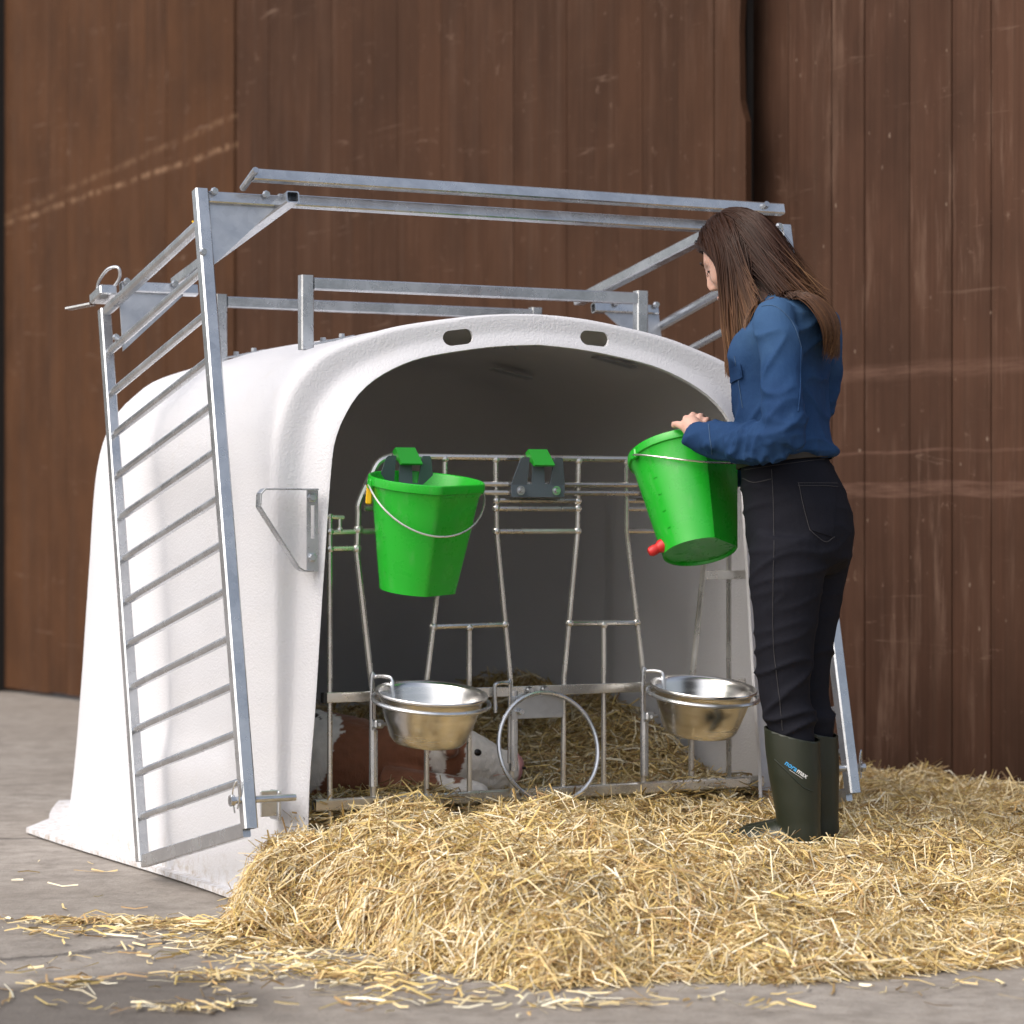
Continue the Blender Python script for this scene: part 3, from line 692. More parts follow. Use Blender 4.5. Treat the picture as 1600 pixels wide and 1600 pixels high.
# ------------------------------------------------------------------ green buckets
def flat_cut(ang, keep):
    c_, s_ = math.cos(ang), math.sin(ang)
    def f(x, y, r_, z):
        n_ = x * c_ + y * s_; lim = r_ * keep
        if n_ > lim: t = lim - n_; x += t * c_; y += t * s_
        return x, y
    return f
def bucket(label, mat4, flat_ang, bail_ang, bail_drop, teat=False, valve=False):
    """local z up, rim centre at the origin, 0.285 deep"""
    root = empty('bucket', (0, 0, 0)); root.matrix_world = mat4; tag(root, label, 'bucket', 'green feeding buckets')
    Hh = .285; rt, rb = .146, .097
    shp = flat_cut(flat_ang, .83)
    prof = [(0.0, -Hh + .006), (rb - .006, -Hh + .006), (rb - .004, -Hh), (rb, -Hh), (rb + .001, -Hh + .008)]
    for k in range(1, 8): t = k / 8; prof.append((rb + (rt - .004 - rb) * t, -Hh + Hh * t))
    prof += [(rt - .004, -.022), (rt + .0015, -.020), (rt + .003, -.012), (rt + .002, 0), (rt - .001, .002), (rt - .004, 0)]
    for k in range(7, -1, -1): t = k / 8; prof.append((rb - .003 + (rt - .007 - rb) * t, -Hh + .008 + (Hh - .008) * t))
    prof.append((0.0, -Hh + .009))
    bd = MB().lathe(prof, 96, (0, 0, 0), shp).build('pail', M['green'], root, True, 28)
    ca, sa = math.cos(flat_ang), math.sin(flat_ang)
    # moulded slots on the flat side
    for k in (-.045, .0, .040):
        dd = .1145; wdt = .034 if abs(k) > .01 else .010
        p = (ca * dd - sa * k, sa * dd + ca * k, -.026)
        MB().box((0, 0, 0), (.004, wdt, .010), None, .0015).build('moulded_slot', M['green'], bd, False).matrix_local = Matrix.Translation(p) @ Matrix.Rotation(flat_ang, 4, 'Z')
    for q in range(4):
        zz = -.10 - .045 * q; rr_ = rb + (rt - .004 - rb) * (1 + zz / Hh) + .0012
        for w_a, a_c in ((.05, bail_ang + R(198)),):
            MB().tube([(rr_ * math.cos(a_c + w_a * (k_ / 4 - .5) * 2), rr_ * math.sin(a_c + w_a * (k_ / 4 - .5) * 2), zz) for k_ in range(5)], .0008, 5).build('volume_mark', M['green'], bd)
    # bail: wire hoop from ear to ear, fallen forward
    pts = []
    for k in range(33):
        a = math.pi * k / 32; c_, s_ = math.cos(a), math.sin(a)
        rr = rt + .006
        pts.append((rr * c_, -.139 * s_ * (1 if s_ < .5 else 1), -.020 - bail_drop * s_ ** 1.15))
    rot = Matrix.Rotation(bail_ang, 3, 'Z')
    MB().tube([rot @ Vector(p) for p in pts], .0026, 8).build('bail', M['wire'], root)
    for s_ in (1, -1):
        e = rot @ Vector(((rt + .001) * s_, 0, -.018))
        MB().box(e, (.012, .022, .026), Matrix.Rotation(bail_ang, 3, 'Z'), .003).build('ear', M['green'], root, False)
    return root
cb = Vector(W((.206, -.150, 1.072)))
bl = bucket('bright green bucket hooked on the gate above the left steel bowl', Matrix.Translation(cb) @ Matrix.Rotation(R(7.5), 4, 'X') @ Matrix.Rotation(R(5), 4, 'Y'), R(-40), R(20), .105)
v = MB().box((0, 0, 0), (.016, .014, .052), None, .003).box((.012, 0, .018), (.028, .010, .010), None, .002).build('valve_lever', M['yellow'], bl, False); v.location = (-.140, -.035, -.045)
ax = Vector((-.126, .37, .915)).normalized(); rc = Vector((.449, 6.70, 1.149))
xr = Vector((1, 0, 0)); xr = (xr - ax * xr.dot(ax)).normalized(); yr = ax.cross(xr)
m4 = Matrix(((xr.x, yr.x, ax.x, rc.x), (xr.y, yr.y, ax.y, rc.y), (xr.z, yr.z, ax.z, rc.z), (0, 0, 0, 1)))
br = bucket('tilted green bucket with red teat held by the woman', m4, R(-38), R(24), .075)
tt = MB().lathe([(.0, .044), (.009, .043), (.0135, .037), (.014, .026), (.0125, .018), (.017, .010), (.018, .0)], 20).build('teat', M['red'], br)
tt.matrix_local = Matrix.Translation((-.094, -.02, -.262)) @ Matrix.Rotation(R(-112), 4, 'Y')

# ------------------------------------------------------------------ straw
def vnoise(x, y, s, seed=0):
    x = np.asarray(x) * s + 100.5; y = np.asarray(y) * s + 57.3
    xi = np.floor(x).astype(np.int64); yi = np.floor(y).astype(np.int64); fx = x - xi; fy = y - yi
    def hsh(a, b):
        n_ = (a * 374761393 + b * 668265263 + seed * 69069) & 0xffffffff
        n_ = ((n_ ^ (n_ >> 13)) * 1274126177) & 0xffffffff
        return ((n_ ^ (n_ >> 16)) & 0xffff) / 65535.0
    fx = fx * fx * (3 - 2 * fx); fy = fy * fy * (3 - 2 * fy)
    return (hsh(xi, yi) * (1 - fx) + hsh(xi + 1, yi) * fx) * (1 - fy) + (hsh(xi, yi + 1) * (1 - fx) + hsh(xi + 1, yi + 1) * fx) * fy
FRONT = [(-.605, 6.58), (-.70, 6.28), (-.66, 6.02), (-.46, 5.74), (-.18, 5.43), (.05, 5.27), (.4, 5.31), (.7, 5.39), (1.15, 5.60), (1.8, 5.95), (2.6, 6.2)]
gl, gr_ = W((-.07, .0, 0)), W((1.27, .0, 0)); rc_ = W((1.42, .6, 0))
POLY = FRONT + [(2.6, 6.98), (1.15, 8.94), (rc_[0], rc_[1]), (gr_[0], gr_[1]), (gl[0], gl[1])]
def inside(x, y, P):
    r = np.zeros(x.shape, bool)
    for (x1, y1), (x2, y2) in zip(P, P[1:] + P[:1]):
        c = ((y1 > y) != (y2 > y)); r ^= c & (x < (x2 - x1) * (y - y1) / (y2 - y1 + 1e-12) + x1)
    return r
def dist(x, y, P):
    d = np.full(x.shape, 9.)
    for (x1, y1), (x2, y2) in zip(P, P[1:]):
        t = np.clip(((x - x1) * (x2 - x1) + (y - y1) * (y2 - y1)) / ((x2 - x1) ** 2 + (y2 - y1) ** 2), 0, 1)
        d = np.minimum(d, np.hypot(x - x1 - t * (x2 - x1), y - y1 - t * (y2 - y1)))
    return d
def edge(x, y): return dist(x, y, FRONT) + .20 * (vnoise(x, y, 4, 31) - .5) + .10 * (vnoise(x, y, 11, 33) - .5) - .04
def h_out(x, y):
    lx, ly = (x - OX) * CT + (y - OY) * ST, -(x - OX) * ST + (y - OY) * CT
    d = edge(x, y)
    amp = .255 - .085 * smoothstep(.35, .8, lx) - .035 * smoothstep(.8, 1.2, lx) - .045 * smoothstep(1.25, 1.8, lx)
    amp = amp + .050 * smoothstep(-.45, -.05, ly) * smoothstep(.3, .8, lx) * smoothstep(1.6, 1.3, lx)
    wdt = .33 + .55 * smoothstep(-.20, .30, lx) + .15 * smoothstep(.3, .9, lx)
    h = amp * (1 - (1 - np.clip(d / wdt, 0, 1)) ** 1.7)
    h += .12 * np.exp(-((lx - .03) / .24) ** 2 - ((ly + .05) / .15) ** 2) * smoothstep(-.26, -.10, lx)
    h += (vnoise(x, y, 5.5, 1) - .5) * .075 * smoothstep(.05, .35, d) + (vnoise(x, y, 13, 2) - .5) * .04 * smoothstep(.0, .25, d)
    wd_ = np.hypot((x - .62) * .8, y - 6.53); k_ = np.exp(-(wd_ / .17) ** 4); h = h * (1 - k_) + np.minimum(h, .102) * k_
    return np.maximum(h, 0)
def h_in(x, y):
    lx, ly = (x - OX) * CT + (y - OY) * ST, -(x - OX) * ST + (y - OY) * CT
    h = .225 + .10 * smoothstep(.25, 1.2, ly) + .08 * smoothstep(.9, 1.25, lx) * smoothstep(.1, .8, ly) - .05 * np.exp(-((lx - .25) / .4) ** 2 - ((ly - .45) / .3) ** 2)
    return h + (vnoise(x, y, 5, 8) - .5) * .09 + (vnoise(x, y, 12, 9) - .5) * .04
PAL = np.array([(.74, .56, .25), (.68, .50, .20), (.78, .63, .34), (.52, .34, .135), (.72, .55, .27), (.36, .23, .105), (.88, .78, .55), (.66, .50, .18), (.82, .68, .40), (.90, .83, .64)])
def strands(x, y, z, gx, gy, Lmin, Lmax, wmin, wmax, elsig, upright, tint=1.0):
    n = len(x); az = rng.uniform(0, 2 * np.pi, n) ; az += 1.4 * np.sin(6 * vnoise(x, y, 3, 21))
    el = rng.normal(0, elsig, n); k = rng.random(n) < upright; el[k] = rng.uniform(.5, 1.25, k.sum())
    dx, dy = np.cos(az) * np.cos(el), np.sin(az) * np.cos(el); dz = np.sin(el) + gx * dx + gy * dy
    D = np.stack([dx, dy, dz], 1); D /= np.linalg.norm(D, axis=1)[:, None]
    Ln = Lmin + (Lmax - Lmin) * rng.random(n) ** 1.6; Wd = rng.uniform(wmin, wmax, n)
    S = np.cross(D, np.array([0, 0, 1.])); S /= np.linalg.norm(S, axis=1)[:, None] + 1e-9
    N = np.cross(S, D); tw = rng.uniform(-1.2, 1.2, n)[:, None]; S2 = S * np.cos(tw) + N * np.sin(tw); N2 = -S * np.sin(tw) + N * np.cos(tw)
    C = np.stack([x, y, z], 1); bend = rng.normal(0, .10, n)[:, None] * Ln[:, None]; bs = rng.normal(0, .10, n)[:, None] * Ln[:, None]
    V = np.empty((n, 9, 3)); 
    for i, t in enumerate((-.5, .02, .5)):
        q = 1 - 4 * t * t
        ctr = C + D * (t * Ln)[:, None] + (N2 * bend + S2 * bs) * q
        wv = (Wd * (1.0 if i == 1 else .8))[:, None] * .5
        V[:, i * 3] = ctr - S2 * wv; V[:, i * 3 + 1] = ctr + N2 * wv * .55; V[:, i * 3 + 2] = ctr + S2 * wv
    V[:, :, 2] = np.maximum(V[:, :, 2], .003)
    col = PAL[rng.integers(0, len(PAL), n)] * rng.uniform(.70, 1.18, n)[:, None] * tint
    return V, col
FQ = np.array([(0, 1, 4, 3), (1, 2, 5, 4), (3, 4, 7, 6), (4, 5, 8, 7)])
def straw_obj(name, parts, base=None):
    V = np.concatenate([p[0] for p in parts]); Cc = np.concatenate([p[1] for p in parts]); n = len(V)
    verts = V.reshape(-1, 3); quads = (np.arange(n)[:, None, None] * 9 + FQ[None]).reshape(-1, 4); cols = np.repeat(Cc, 9, 0)
    if base is not None:
        bv, bq, bc = base; quads = np.concatenate([quads, bq + len(verts)]); verts = np.concatenate([verts, bv]); cols = np.concatenate([cols, bc])
    me = bpy.data.meshes.new(name); me.vertices.add(len(verts)); me.vertices.foreach_set('co', verts.astype(np.float32).ravel())
    me.loops.add(len(quads) * 4); me.loops.foreach_set('vertex_index', quads.astype(np.int32).ravel())
    me.polygons.add(len(quads)); me.polygons.foreach_set('loop_start', np.arange(0, len(quads) * 4, 4, dtype=np.int32)); me.polygons.foreach_set('loop_total', np.full(len(quads), 4, np.int32))
    me.update(calc_edges=True)
    at = me.attributes.new('straw_col', 'FLOAT_COLOR', 'POINT'); at.data.foreach_set('color', np.concatenate([cols, np.ones((len(cols), 1))], 1).astype(np.float32).ravel())
    return mk(name, me, M['straw'])
def grad(hf, x, y): e = .03; return (hf(x + e, y) - hf(x - e, y)) / (2 * e), (hf(x, y + e) - hf(x, y - e)) / (2 * e)
def basegrid(hf, mask, x0, x1, y0, y1, st, drop):
    xs, ys_ = np.arange(x0, x1, st), np.arange(y0, y1, st); X, Y = np.meshgrid(xs, ys_); Z = np.maximum(hf(X, Y) - drop, .002)
    m = mask(X, Y); nx = len(xs); idx = np.arange(X.size).reshape(X.shape)
    q = np.stack([idx[:-1, :-1], idx[:-1, 1:], idx[1:, 1:], idx[1:, :-1]], -1); ok = m[:-1, :-1] & m[:-1, 1:] & m[1:, 1:] & m[1:, :-1]
    c = np.array([.30, .19, .075]) * (0.5 + vnoise(X, Y, 30, 4))[..., None]
    return np.stack([X, Y, Z], -1).reshape(-1, 3), q[ok], c.reshape(-1, 3)
def scatter(hf, mask, box, n, zlo, zhi, **kw):
    x = rng.uniform(box[0], box[1], n); y = rng.uniform(box[2], box[3], n); k = mask(x, y); x, y = x[k], y[k]
    gx, gy = grad(hf, x, y); z = hf(x, y) + rng.uniform(zlo, zhi, len(x)); z = np.maximum(z, .005)
    return strands(x, y, z, gx, gy, **kw)
m_out = lambda x, y: inside(x, y, POLY) & (edge(x, y) > 0)
bx = (-.9, 2.6, 5.1, 8.9)
def m_near(x, y): return m_out(x, y) & ((x - 800 / 4000 * 0) / y < .215)
parts = [scatter(h_out, m_near, bx, 60000, -.015, .008, Lmin=.008, Lmax=.03, wmin=.0025, wmax=.006, elsig=.3, upright=.0, tint=.92),
         scatter(h_out, m_near, bx, 360000, -.028, .006, Lmin=.04, Lmax=.17, wmin=.0018, wmax=.0048, elsig=.20, upright=.008),
         scatter(h_out, m_near, bx, 40000, -.012, .016, Lmin=.05, Lmax=.17, wmin=.0020, wmax=.0052, elsig=.36, upright=.05)]
sp_ = straw_obj('straw_pile', parts, basegrid(h_out, lambda x, y: m_out(x, y) & (edge(x, y) > .06), -.9, 2.62, 5.1, 8.95, .03, .026))
tag(sp_, 'heap of loose golden straw spread in front of the hutch', 'straw', kind='stuff')
def m_in(x, y):
    lx, ly = (x - OX) * CT + (y - OY) * ST, -(x - OX) * ST + (y - OY) * CT
    return (lx > -.10) & (lx < 1.30) & (ly > -.01) & (ly < 1.55)
ci = np.array([W((a, b, 0)) for a in (-.1, 1.3) for b in (0, 1.55)]); bi = (ci[:, 0].min(), ci[:, 0].max(), ci[:, 1].min(), ci[:, 1].max())
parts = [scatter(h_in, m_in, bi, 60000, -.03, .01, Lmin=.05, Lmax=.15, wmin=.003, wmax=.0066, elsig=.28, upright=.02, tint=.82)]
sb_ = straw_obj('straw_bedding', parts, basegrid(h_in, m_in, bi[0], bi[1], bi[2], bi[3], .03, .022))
tag(sb_, 'darker straw bedding on the floor inside the hutch', 'straw', kind='stuff')
# loose stalks on the concrete
lo = []
def clump(cx, cy, sx, sy, n, rot=0.0, lift=.004):
    a, b = rng.normal(0, sx, n), rng.normal(0, sy, n); x = cx + a * math.cos(rot) - b * math.sin(rot); y = cy + a * math.sin(rot) + b * math.cos(rot)
    return strands(x, y, np.full(n, .006) + rng.uniform(0, lift, n), 0 * x, 0 * x, .03, .11, .003, .007, .06, .0)
for c in ((-.95, 6.14, .22, .03, 230, -.10), (-.72, 6.05, .10, .05, 260, -.3), (-.62, 5.42, .06, .035, 70), (-.63, 5.06, .05, .02, 36), (-.90, 5.34, .06, .03, 30), (-.98, 5.98, .12, .05, 50),
          (-.45, 5.55, .16, .08, 90, -.6), (-.30, 5.20, .3, .10, 70), (-.8, 5.6, .3, .2, 60), (.1, 5.12, .35, .05, 60), (.9, 5.3, .5, .08, 60), (-1.0, 5.0, .2, .15, 18), (-1.0, 7.0, .25, .5, 16), (-.6, 5.78, .12, .07, 220, -.8), (-.36, 5.45, .14, .05, 200, -.8)):
    lo.append(clump(*c))
lsb = straw_obj('loose_straw', lo); tag(lsb, 'single straw stalks scattered thinly over the concrete', 'straw', kind='stuff')

# ------------------------------------------------------------------ organic helpers
def loft(mb, secs, n=28, ex=2.0):
    """secs: (centre, half x, half y) horizontal super-ellipse rings"""
    vs = []; 
    for c, a, b in secs:
        for k in range(n):
            t = 2 * math.pi * k / n; ct, s_ = math.cos(t), math.sin(t)
            vs.append((c[0] + a * math.copysign(abs(ct) ** (2 / ex), ct), c[1] + b * math.copysign(abs(s_) ** (2 / ex), s_), c[2]))
    fs = [(i * n + k, i * n + (k + 1) % n, (i + 1) * n + (k + 1) % n, (i + 1) * n + k) for i in range(len(secs) - 1) for k in range(n)]
    fs += [tuple(range(n - 1, -1, -1)), tuple((len(secs) - 1) * n + k for k in range(n))]
    mb.add(vs, fs)
def rtube(mb, pts, rad, n=16, sub=6):
    P = bez([Vector((*p, )) for p in pts], sub); Q = bez([Vector((r, 0, 0)) for r in rad], sub)
    mb.tube(P, [max(q.x, .002) for q in Q], n)
def union(name, mb, voxel, it=3, mat=None, parent=None, fac=.5):
    o = mb.build(name, mat, parent); mo = o.modifiers.new('r', 'REMESH'); mo.mode = 'VOXEL'; mo.voxel_size = voxel
    if it: sm = o.modifiers.new('s', 'SMOOTH'); sm.iterations = it; sm.factor = fac
    bake(o); o.data.materials.clear(); o.data.materials.append(mat)
    o.data.polygons.foreach_set('use_smooth', [True] * len(o.data.polygons)); return o
def displace(o, fn):
    me = o.data; n = len(me.vertices); co = np.empty(n * 3, np.float32); no = np.empty(n * 3, np.float32)
    me.vertices.foreach_get('co', co); me.vertices.foreach_get('normal', no); co = co.reshape(-1, 3); no = no.reshape(-1, 3)
    d = np.array([fn(Vector(c), Vector(k)) for c, k in zip(co.tolist(), no.tolist())], np.float32)
    me.vertices.foreach_set('co', (co + no * d[:, None]).ravel()); me.update()
def ridge(p): return 1 - abs(noise.noise(p)) * 2
def sstep(a, b, x): t = min(1, max(0, (x - a) / (b - a))); return t * t * (3 - 2 * t)

# ------------------------------------------------------------------ calf lying in the bedding
calf = empty('calf', W((.285, .29, .225)), TH); tag(calf, 'brown and white calf lying in straw behind the gate', 'calf')
def cl(p): return (p[0] - .30, p[1] - .40, p[2] - .22)
mb = MB()
rtube(mb, [cl(p) for p in ((.06, 1.02, .26), (.07, .94, .29), (.08, .80, .315), (.10, .66, .315), (.17, .54, .305), (.29, .47, .30), (.37, .44, .30))], [.06, .125, .146, .148, .140, .120, .07], 24)
rtube(mb, [cl(p) for p in ((.24, .46, .32), (.34, .42, .335), (.42, .38, .335), (.47, .36, .325))], [.09, .085, .075, .06], 20)
rtube(mb, [cl(p) for p in ((.40, .37, .335), (.45, .355, .332), (.50, .345, .326), (.55, .34, .312), (.60, .333, .296), (.635, .328, .288), (.662, .325, .284), (.674, .324, .282))], [.045, .070, .074, .066, .052, .046, .042, .026], 20)
rtube(mb, [cl(p) for p in ((.44, .35, .285), (.52, .335, .268), (.60, .33, .256), (.645, .327, .258))], [.045, .040, .030, .020], 16)      # lower jaw
rtube(mb, [cl(p) for p in ((.28, .36, .25), (.44, .24, .235), (.50, .22, .225), (.40, .20, .215), (.30, .20, .215))], [.06, .045, .035, .028, .024], 14)   # folded fore leg
rtube(mb, [cl(p) for p in ((.08, .80, .30), (.02, .62, .27), (.03, .42, .24), (.06, .52, .215), (.05, .62, .215))], [.10, .085, .050, .032, .026], 14)   # folded hind leg
for p, q, r_ in (((.445, .30, .352), (.425, .235, .345), .018), ((.445, .41, .362), (.42, .475, .365), .018)):
    a, b = Vector(cl(p)), Vector(cl(q)); mb.tube([a, a.lerp(b, .35), a.lerp(b, .75), b], [.014, .024, .020, .006], 12)
cb_ = union('body', mb, .007, 4, M['fur'], calf)
def nz(c, s): return noise.noise(Vector(c) * s)
cols = np.ones((len(cb_.data.vertices), 4), np.float32); BR = (.23, .085, .040); WH = (.82, .78, .74)
for i, vtx in enumerate(cb_.data.vertices):
    x, y, z = vtx.co.x + .30, vtx.co.y + .40, vtx.co.z + .22
    k = nz((x, y, z), 14) * .028 + nz((x, y, z), 45) * .010 + nz((x * .4, y, z), 120) * .008
    c = BR
    if x + k < .165 + (z - .35) * .35: c = WH
    if x + k < .15 and z + k > .425: c = (.03, .014, .010)
    if .385 + (.33 - z) * .25 < x + k < .418 + (.33 - z) * .25 and z < .36: c = WH
    if x + k > .478 + (z - .30) * .3 and not (y < .27 and x < .46): c = WH
    if z + k < .275 and x > .40: c = WH
    if x + k * .4 > .648: c = (.62, .27, .27)
    s_ = 1 + nz((x, y, z), 60) * .15; cols[i, :3] = [min(1, q * s_) for q in c]
at = cb_.data.attributes.new('coat', 'FLOAT_COLOR', 'POINT'); at.data.foreach_set('color', cols.ravel())
displace(cb_, lambda c, n_: .0025 * noise.noise(c * 60) - .006 * math.exp(-((c - Vector(cl((.668, .292, .287)))).length / .008) ** 2))
MB().sphere(cl((.520, .277, .338)), (.013, .008, .010)).build('eye', M['eye'], calf)
MB().sphere(cl((.672, .296, .288)), (.006, .005, .004)).build('nostril', M['eye'], calf)
MB().tube(bez([cl(p) for p in ((.664, .30, .266), (.635, .290, .268), (.60, .290, .276), (.575, .291, .272))], 5), .0028, 6).build('mouth', M['nail'], calf)

# ------------------------------------------------------------------ the woman
FA = math.atan2(.423, -.906)
per = empty('person', (.724, 6.51, 0), FA); tag(per, 'woman in blue denim shirt, black jeans and rubber boots tilting a bucket', 'person')
VD = Vector((.423, -.906, 0)); UD = Vector((-.906, -.423, 0))        # away from the yard side / picture-right, in her own frame
PITCH = R(27); HC = Vector((.150, 0, 1.640)); cp, sp2 = math.cos(PITCH), math.sin(PITCH)
def hd(x, y, z): return HC + Vector((x * cp + z * sp2, y, -x * sp2 + z * cp))
def head_mesh(mb):
    nu, nv = 120, 84; vs = []
    for i in range(nv + 1):
        t = math.pi * i / nv
        for k in range(nu):
            a = 2 * math.pi * k / nu; dx, dy, dz = math.sin(t) * math.cos(a), math.sin(t) * math.sin(a), math.cos(t)
            ax_ = .094 if dx > 0 else .098
            x, y, z = ax_ * dx, .076 * dy, .116 * dz
            jaw = sstep(-.02, -.11, z); y *= 1 - .36 * jaw; 
            if x > 0: x *= 1 - .10 * jaw
            else: x *= 1 - .45 * sstep(-.03, -.10, z)
            if x > .02:
                fr = sstep(.02, .06, x)
                g_ = lambda cy, cz, sy, sz: math.exp(-((y - cy) / sy) ** 2 - ((z - cz) / sz) ** 2)
                x += fr * (.004 * g_(0, .030, .05, .012)                      # brow
                     - .010 * (g_(.031, .008, .016, .013) + g_(-.031, .008, .016, .013))   # sockets
                     + .006 * (g_(.031, .004, .011, .008) + g_(-.031, .004, .011, .008))   # lids
                     + .010 * g_(0, .004, .008, .018) + .019 * g_(0, -.020, .009, .014) + .014 * g_(0, -.034, .011, .008)
                     + .007 * (g_(.012, -.036, .007, .007) + g_(-.012, -.036, .007, .007))
                     + .006 * g_(0, -.058, .020, .006) + .006 * g_(0, -.069, .017, .006) - .003 * g_(0, -.0635, .02, .002)
                     + .008 * g_(0, -.098, .020, .014) - .004 * g_(0, -.081, .02, .006)
                     + .004 * (g_(.042, -.025, .016, .02) + g_(-.042, -.025, .016, .02)))
            vs.append(tuple(hd(x, y, z)))
    fs = [(i * nu + k, i * nu + (k + 1) % nu, (i + 1) * nu + (k + 1) % nu, (i + 1) * nu + k) for i in range(nv) for k in range(nu)]
    mb.add(vs, fs)
    for s_ in (1, -1):    # ears
        c = hd(-.006, .074 * s_, -.008); mb.sphere(tuple(c), (.018, .008, .028), 12, 8)
body = MB(); head_mesh(body)
rtube(body, [(-.01, 0, 1.46), (.03, 0, 1.53), (.09, 0, 1.585), (.125, 0, 1.62)], [.062, .052, .050, .055], 20)
loft(body, [((.03, 0, 1.00), .08, .12), ((.03, 0, 1.12), .08, .115), ((.035, 0, 1.25), .09, .125), ((.035, 0, 1.38), .10, .135), ((.01, 0, 1.46), .085, .14), ((0, 0, 1.51), .055, .08)])
loft(body, [((.0, 0, .84), .07, .12), ((-.01, 0, .92), .095, .14), ((.0, 0, 1.02), .09, .125)])
for s_ in (1, -1):
    rtube(body, [(-.005, .07 * s_, .92), (-.005, .075 * s_, .75), (.0, .072 * s_, .53), (-.02, .072 * s_, .36), (-.025, .072 * s_, .19)], [.075, .066, .045, .045, .032], 16)
    rtube(body, [(-.03, .072 * s_, .175), (.05, .076 * s_, .158), (.12, .08 * s_, .148)], [.034, .032, .025], 12)
rtube(body, [(0, .15, 1.475), (-.03, .215, 1.33), (-.045, .240, 1.185)], [.045, .040, .036], 14)
rtube(body, [(-.045, .240, 1.185), (.08, .195, 1.172), (.20, .140, 1.180), (.225, .125, 1.186)], [.036, .036, .026, .0255], 14)
rtube(body, [(0, -.15, 1.475), (.02, -.22, 1.34), (.06, -.245, 1.20)], [.045, .040, .036], 14)
rtube(body, [(.06, -.245, 1.20), (.16, -.24, 1.13), (.26, -.225, 1.075), (.29, -.215, 1.06)], [.036, .034, .026, .0255], 14)
# left hand: palm on the outside of the rim, four fingers over it, thumb along it
rim_c = Vector((.329, -.056, 1.149))
def chain(pts, r0, r1): body.tube(bez([Vector(p) for p in pts], 4), [r0 + (r1 - r0) * k / (4 * (len(pts) - 1)) for k in range(4 * (len(pts) - 1) + 1)], 10)
w0 = Vector((.222, .126, 1.186))
rtube(body, [w0, (.238, .112, 1.200), (.252, .098, 1.214), (.258, .090, 1.222)], [.025, .027, .026, .018], 14)
rtube(body, [(.226, .112, 1.190), (.236, .092, 1.206), (.240, .080, 1.216)], [.020, .022, .015], 12)
fing = [((.264, .098, 1.216), (.272, .078, 1.230), (.276, .054, 1.226), (.275, .042, 1.206), .0080),
        ((.250, .092, 1.222), (.256, .070, 1.238), (.260, .044, 1.234), (.260, .030, 1.212), .0083),
        ((.235, .086, 1.220), (.238, .064, 1.235), (.241, .040, 1.232), (.242, .028, 1.212), .0080),
        ((.221, .084, 1.212), (.220, .064, 1.226), (.222, .045, 1.222), (.223, .034, 1.206), .0070)]
for a, b, c, d, r_ in fing: chain((a, b, c, d), r_ * 1.12, r_ * .86)
chain(((.246, .118, 1.196), (.268, .112, 1.208), (.288, .100, 1.214), (.302, .090, 1.210)), .0115, .0080)
# right hand: on the far side of the bucket, palm against its wall
rtube(body, [(.29, -.215, 1.06), (.31, -.212, 1.055), (.345, -.206, 1.052), (.362, -.202, 1.050)], [.025, .030, .030, .018], 14)
for k, (dz, ln) in enumerate(((.030, .066), (.010, .074), (-.010, .068), (-.028, .054))):
    chain(((.355, -.204, 1.052 + dz * .8), (.355 + ln * .5, -.200, 1.050 + dz), (.355 + ln, -.188, 1.046 + dz), (.355 + ln * 1.2, -.178, 1.043 + dz)), .0092, .0070)
chain(((.315, -.205, 1.075), (.335, -.200, 1.100), (.350, -.192, 1.122), (.356, -.186, 1.136)), .0112, .0078)
bo_ = union('body', body, .0036, 2, M['skin'], per, .4)
for s_ in (1, -1):
    MB().sphere(tuple(hd(.0812, .031 * s_, .004)), (.006, .009, .0035)).build('eye', M['eye'], per)
    MB().tube(bez([hd(.095, .014 * s_, .031), hd(.094, .030 * s_, .036), hd(.084, .047 * s_, .031)], 5), .0022, 6).build('eyebrow', M['haircap'], per)
    MB().tube(bez([hd(.092, .018 * s_, .000), hd(.093, .031 * s_, -.003), hd(.084, .044 * s_, .001)], 5), .0010, 6).build('eyelash', M['haircap'], per)
MB().tube(bez([hd(.093, .020, -.0635), hd(.101, 0, -.064), hd(.093, -.020, -.0635)], 5), .0032, 8).build('lips', M['nail'], per)
MB().sphere((.297, .096, 1.2185), (.007, .004, .0022)).build('thumbnail', M['nail'], per)

# shirt
s_ = MB()
loft(s_, [((.032, 0, 1.128), .112, .138), ((.026, 0, 1.142), .130, .156), ((.034, 0, 1.17), .122, .150), ((.040, 0, 1.22), .117, .150), ((.046, 0, 1.31), .116, .156), ((.050, 0, 1.38), .128, .170), ((.030, 0, 1.44), .122, .180), ((.008, 0, 1.49), .098, .168), ((.0, 0, 1.525), .072, .115), ((.012, 0, 1.555), .058, .068)], 32, 2.2)
rtube(s_, [(.004, .125, 1.485), (-.004, .175, 1.455), (-.024, .205, 1.37), (-.036, .226, 1.28), (-.050, .240, 1.19), (-.042, .240, 1.165)], [.052, .057, .058, .057, .056, .050], 20)
rtube(s_, [(-.052, .242, 1.20), (-.02, .232, 1.168), (.05, .206, 1.160), (.12, .178, 1.166), (.19, .147, 1.176), (.225, .128, 1.186)], [.048, .058, .055, .049, .041, .037], 20)
rtube(s_, [(.004, -.125, 1.485), (-.004, -.175, 1.455), (.01, -.215, 1.35), (.05, -.245, 1.22)], [.060, .066, .060, .054], 20)
rtube(s_, [(.045, -.245, 1.23), (.12, -.245, 1.16), (.20, -.238, 1.11), (.275, -.222, 1.07)], [.052, .050, .042, .035], 20)
shirt = union('shirt', s_, .0055, 5, M['shirt'], per)
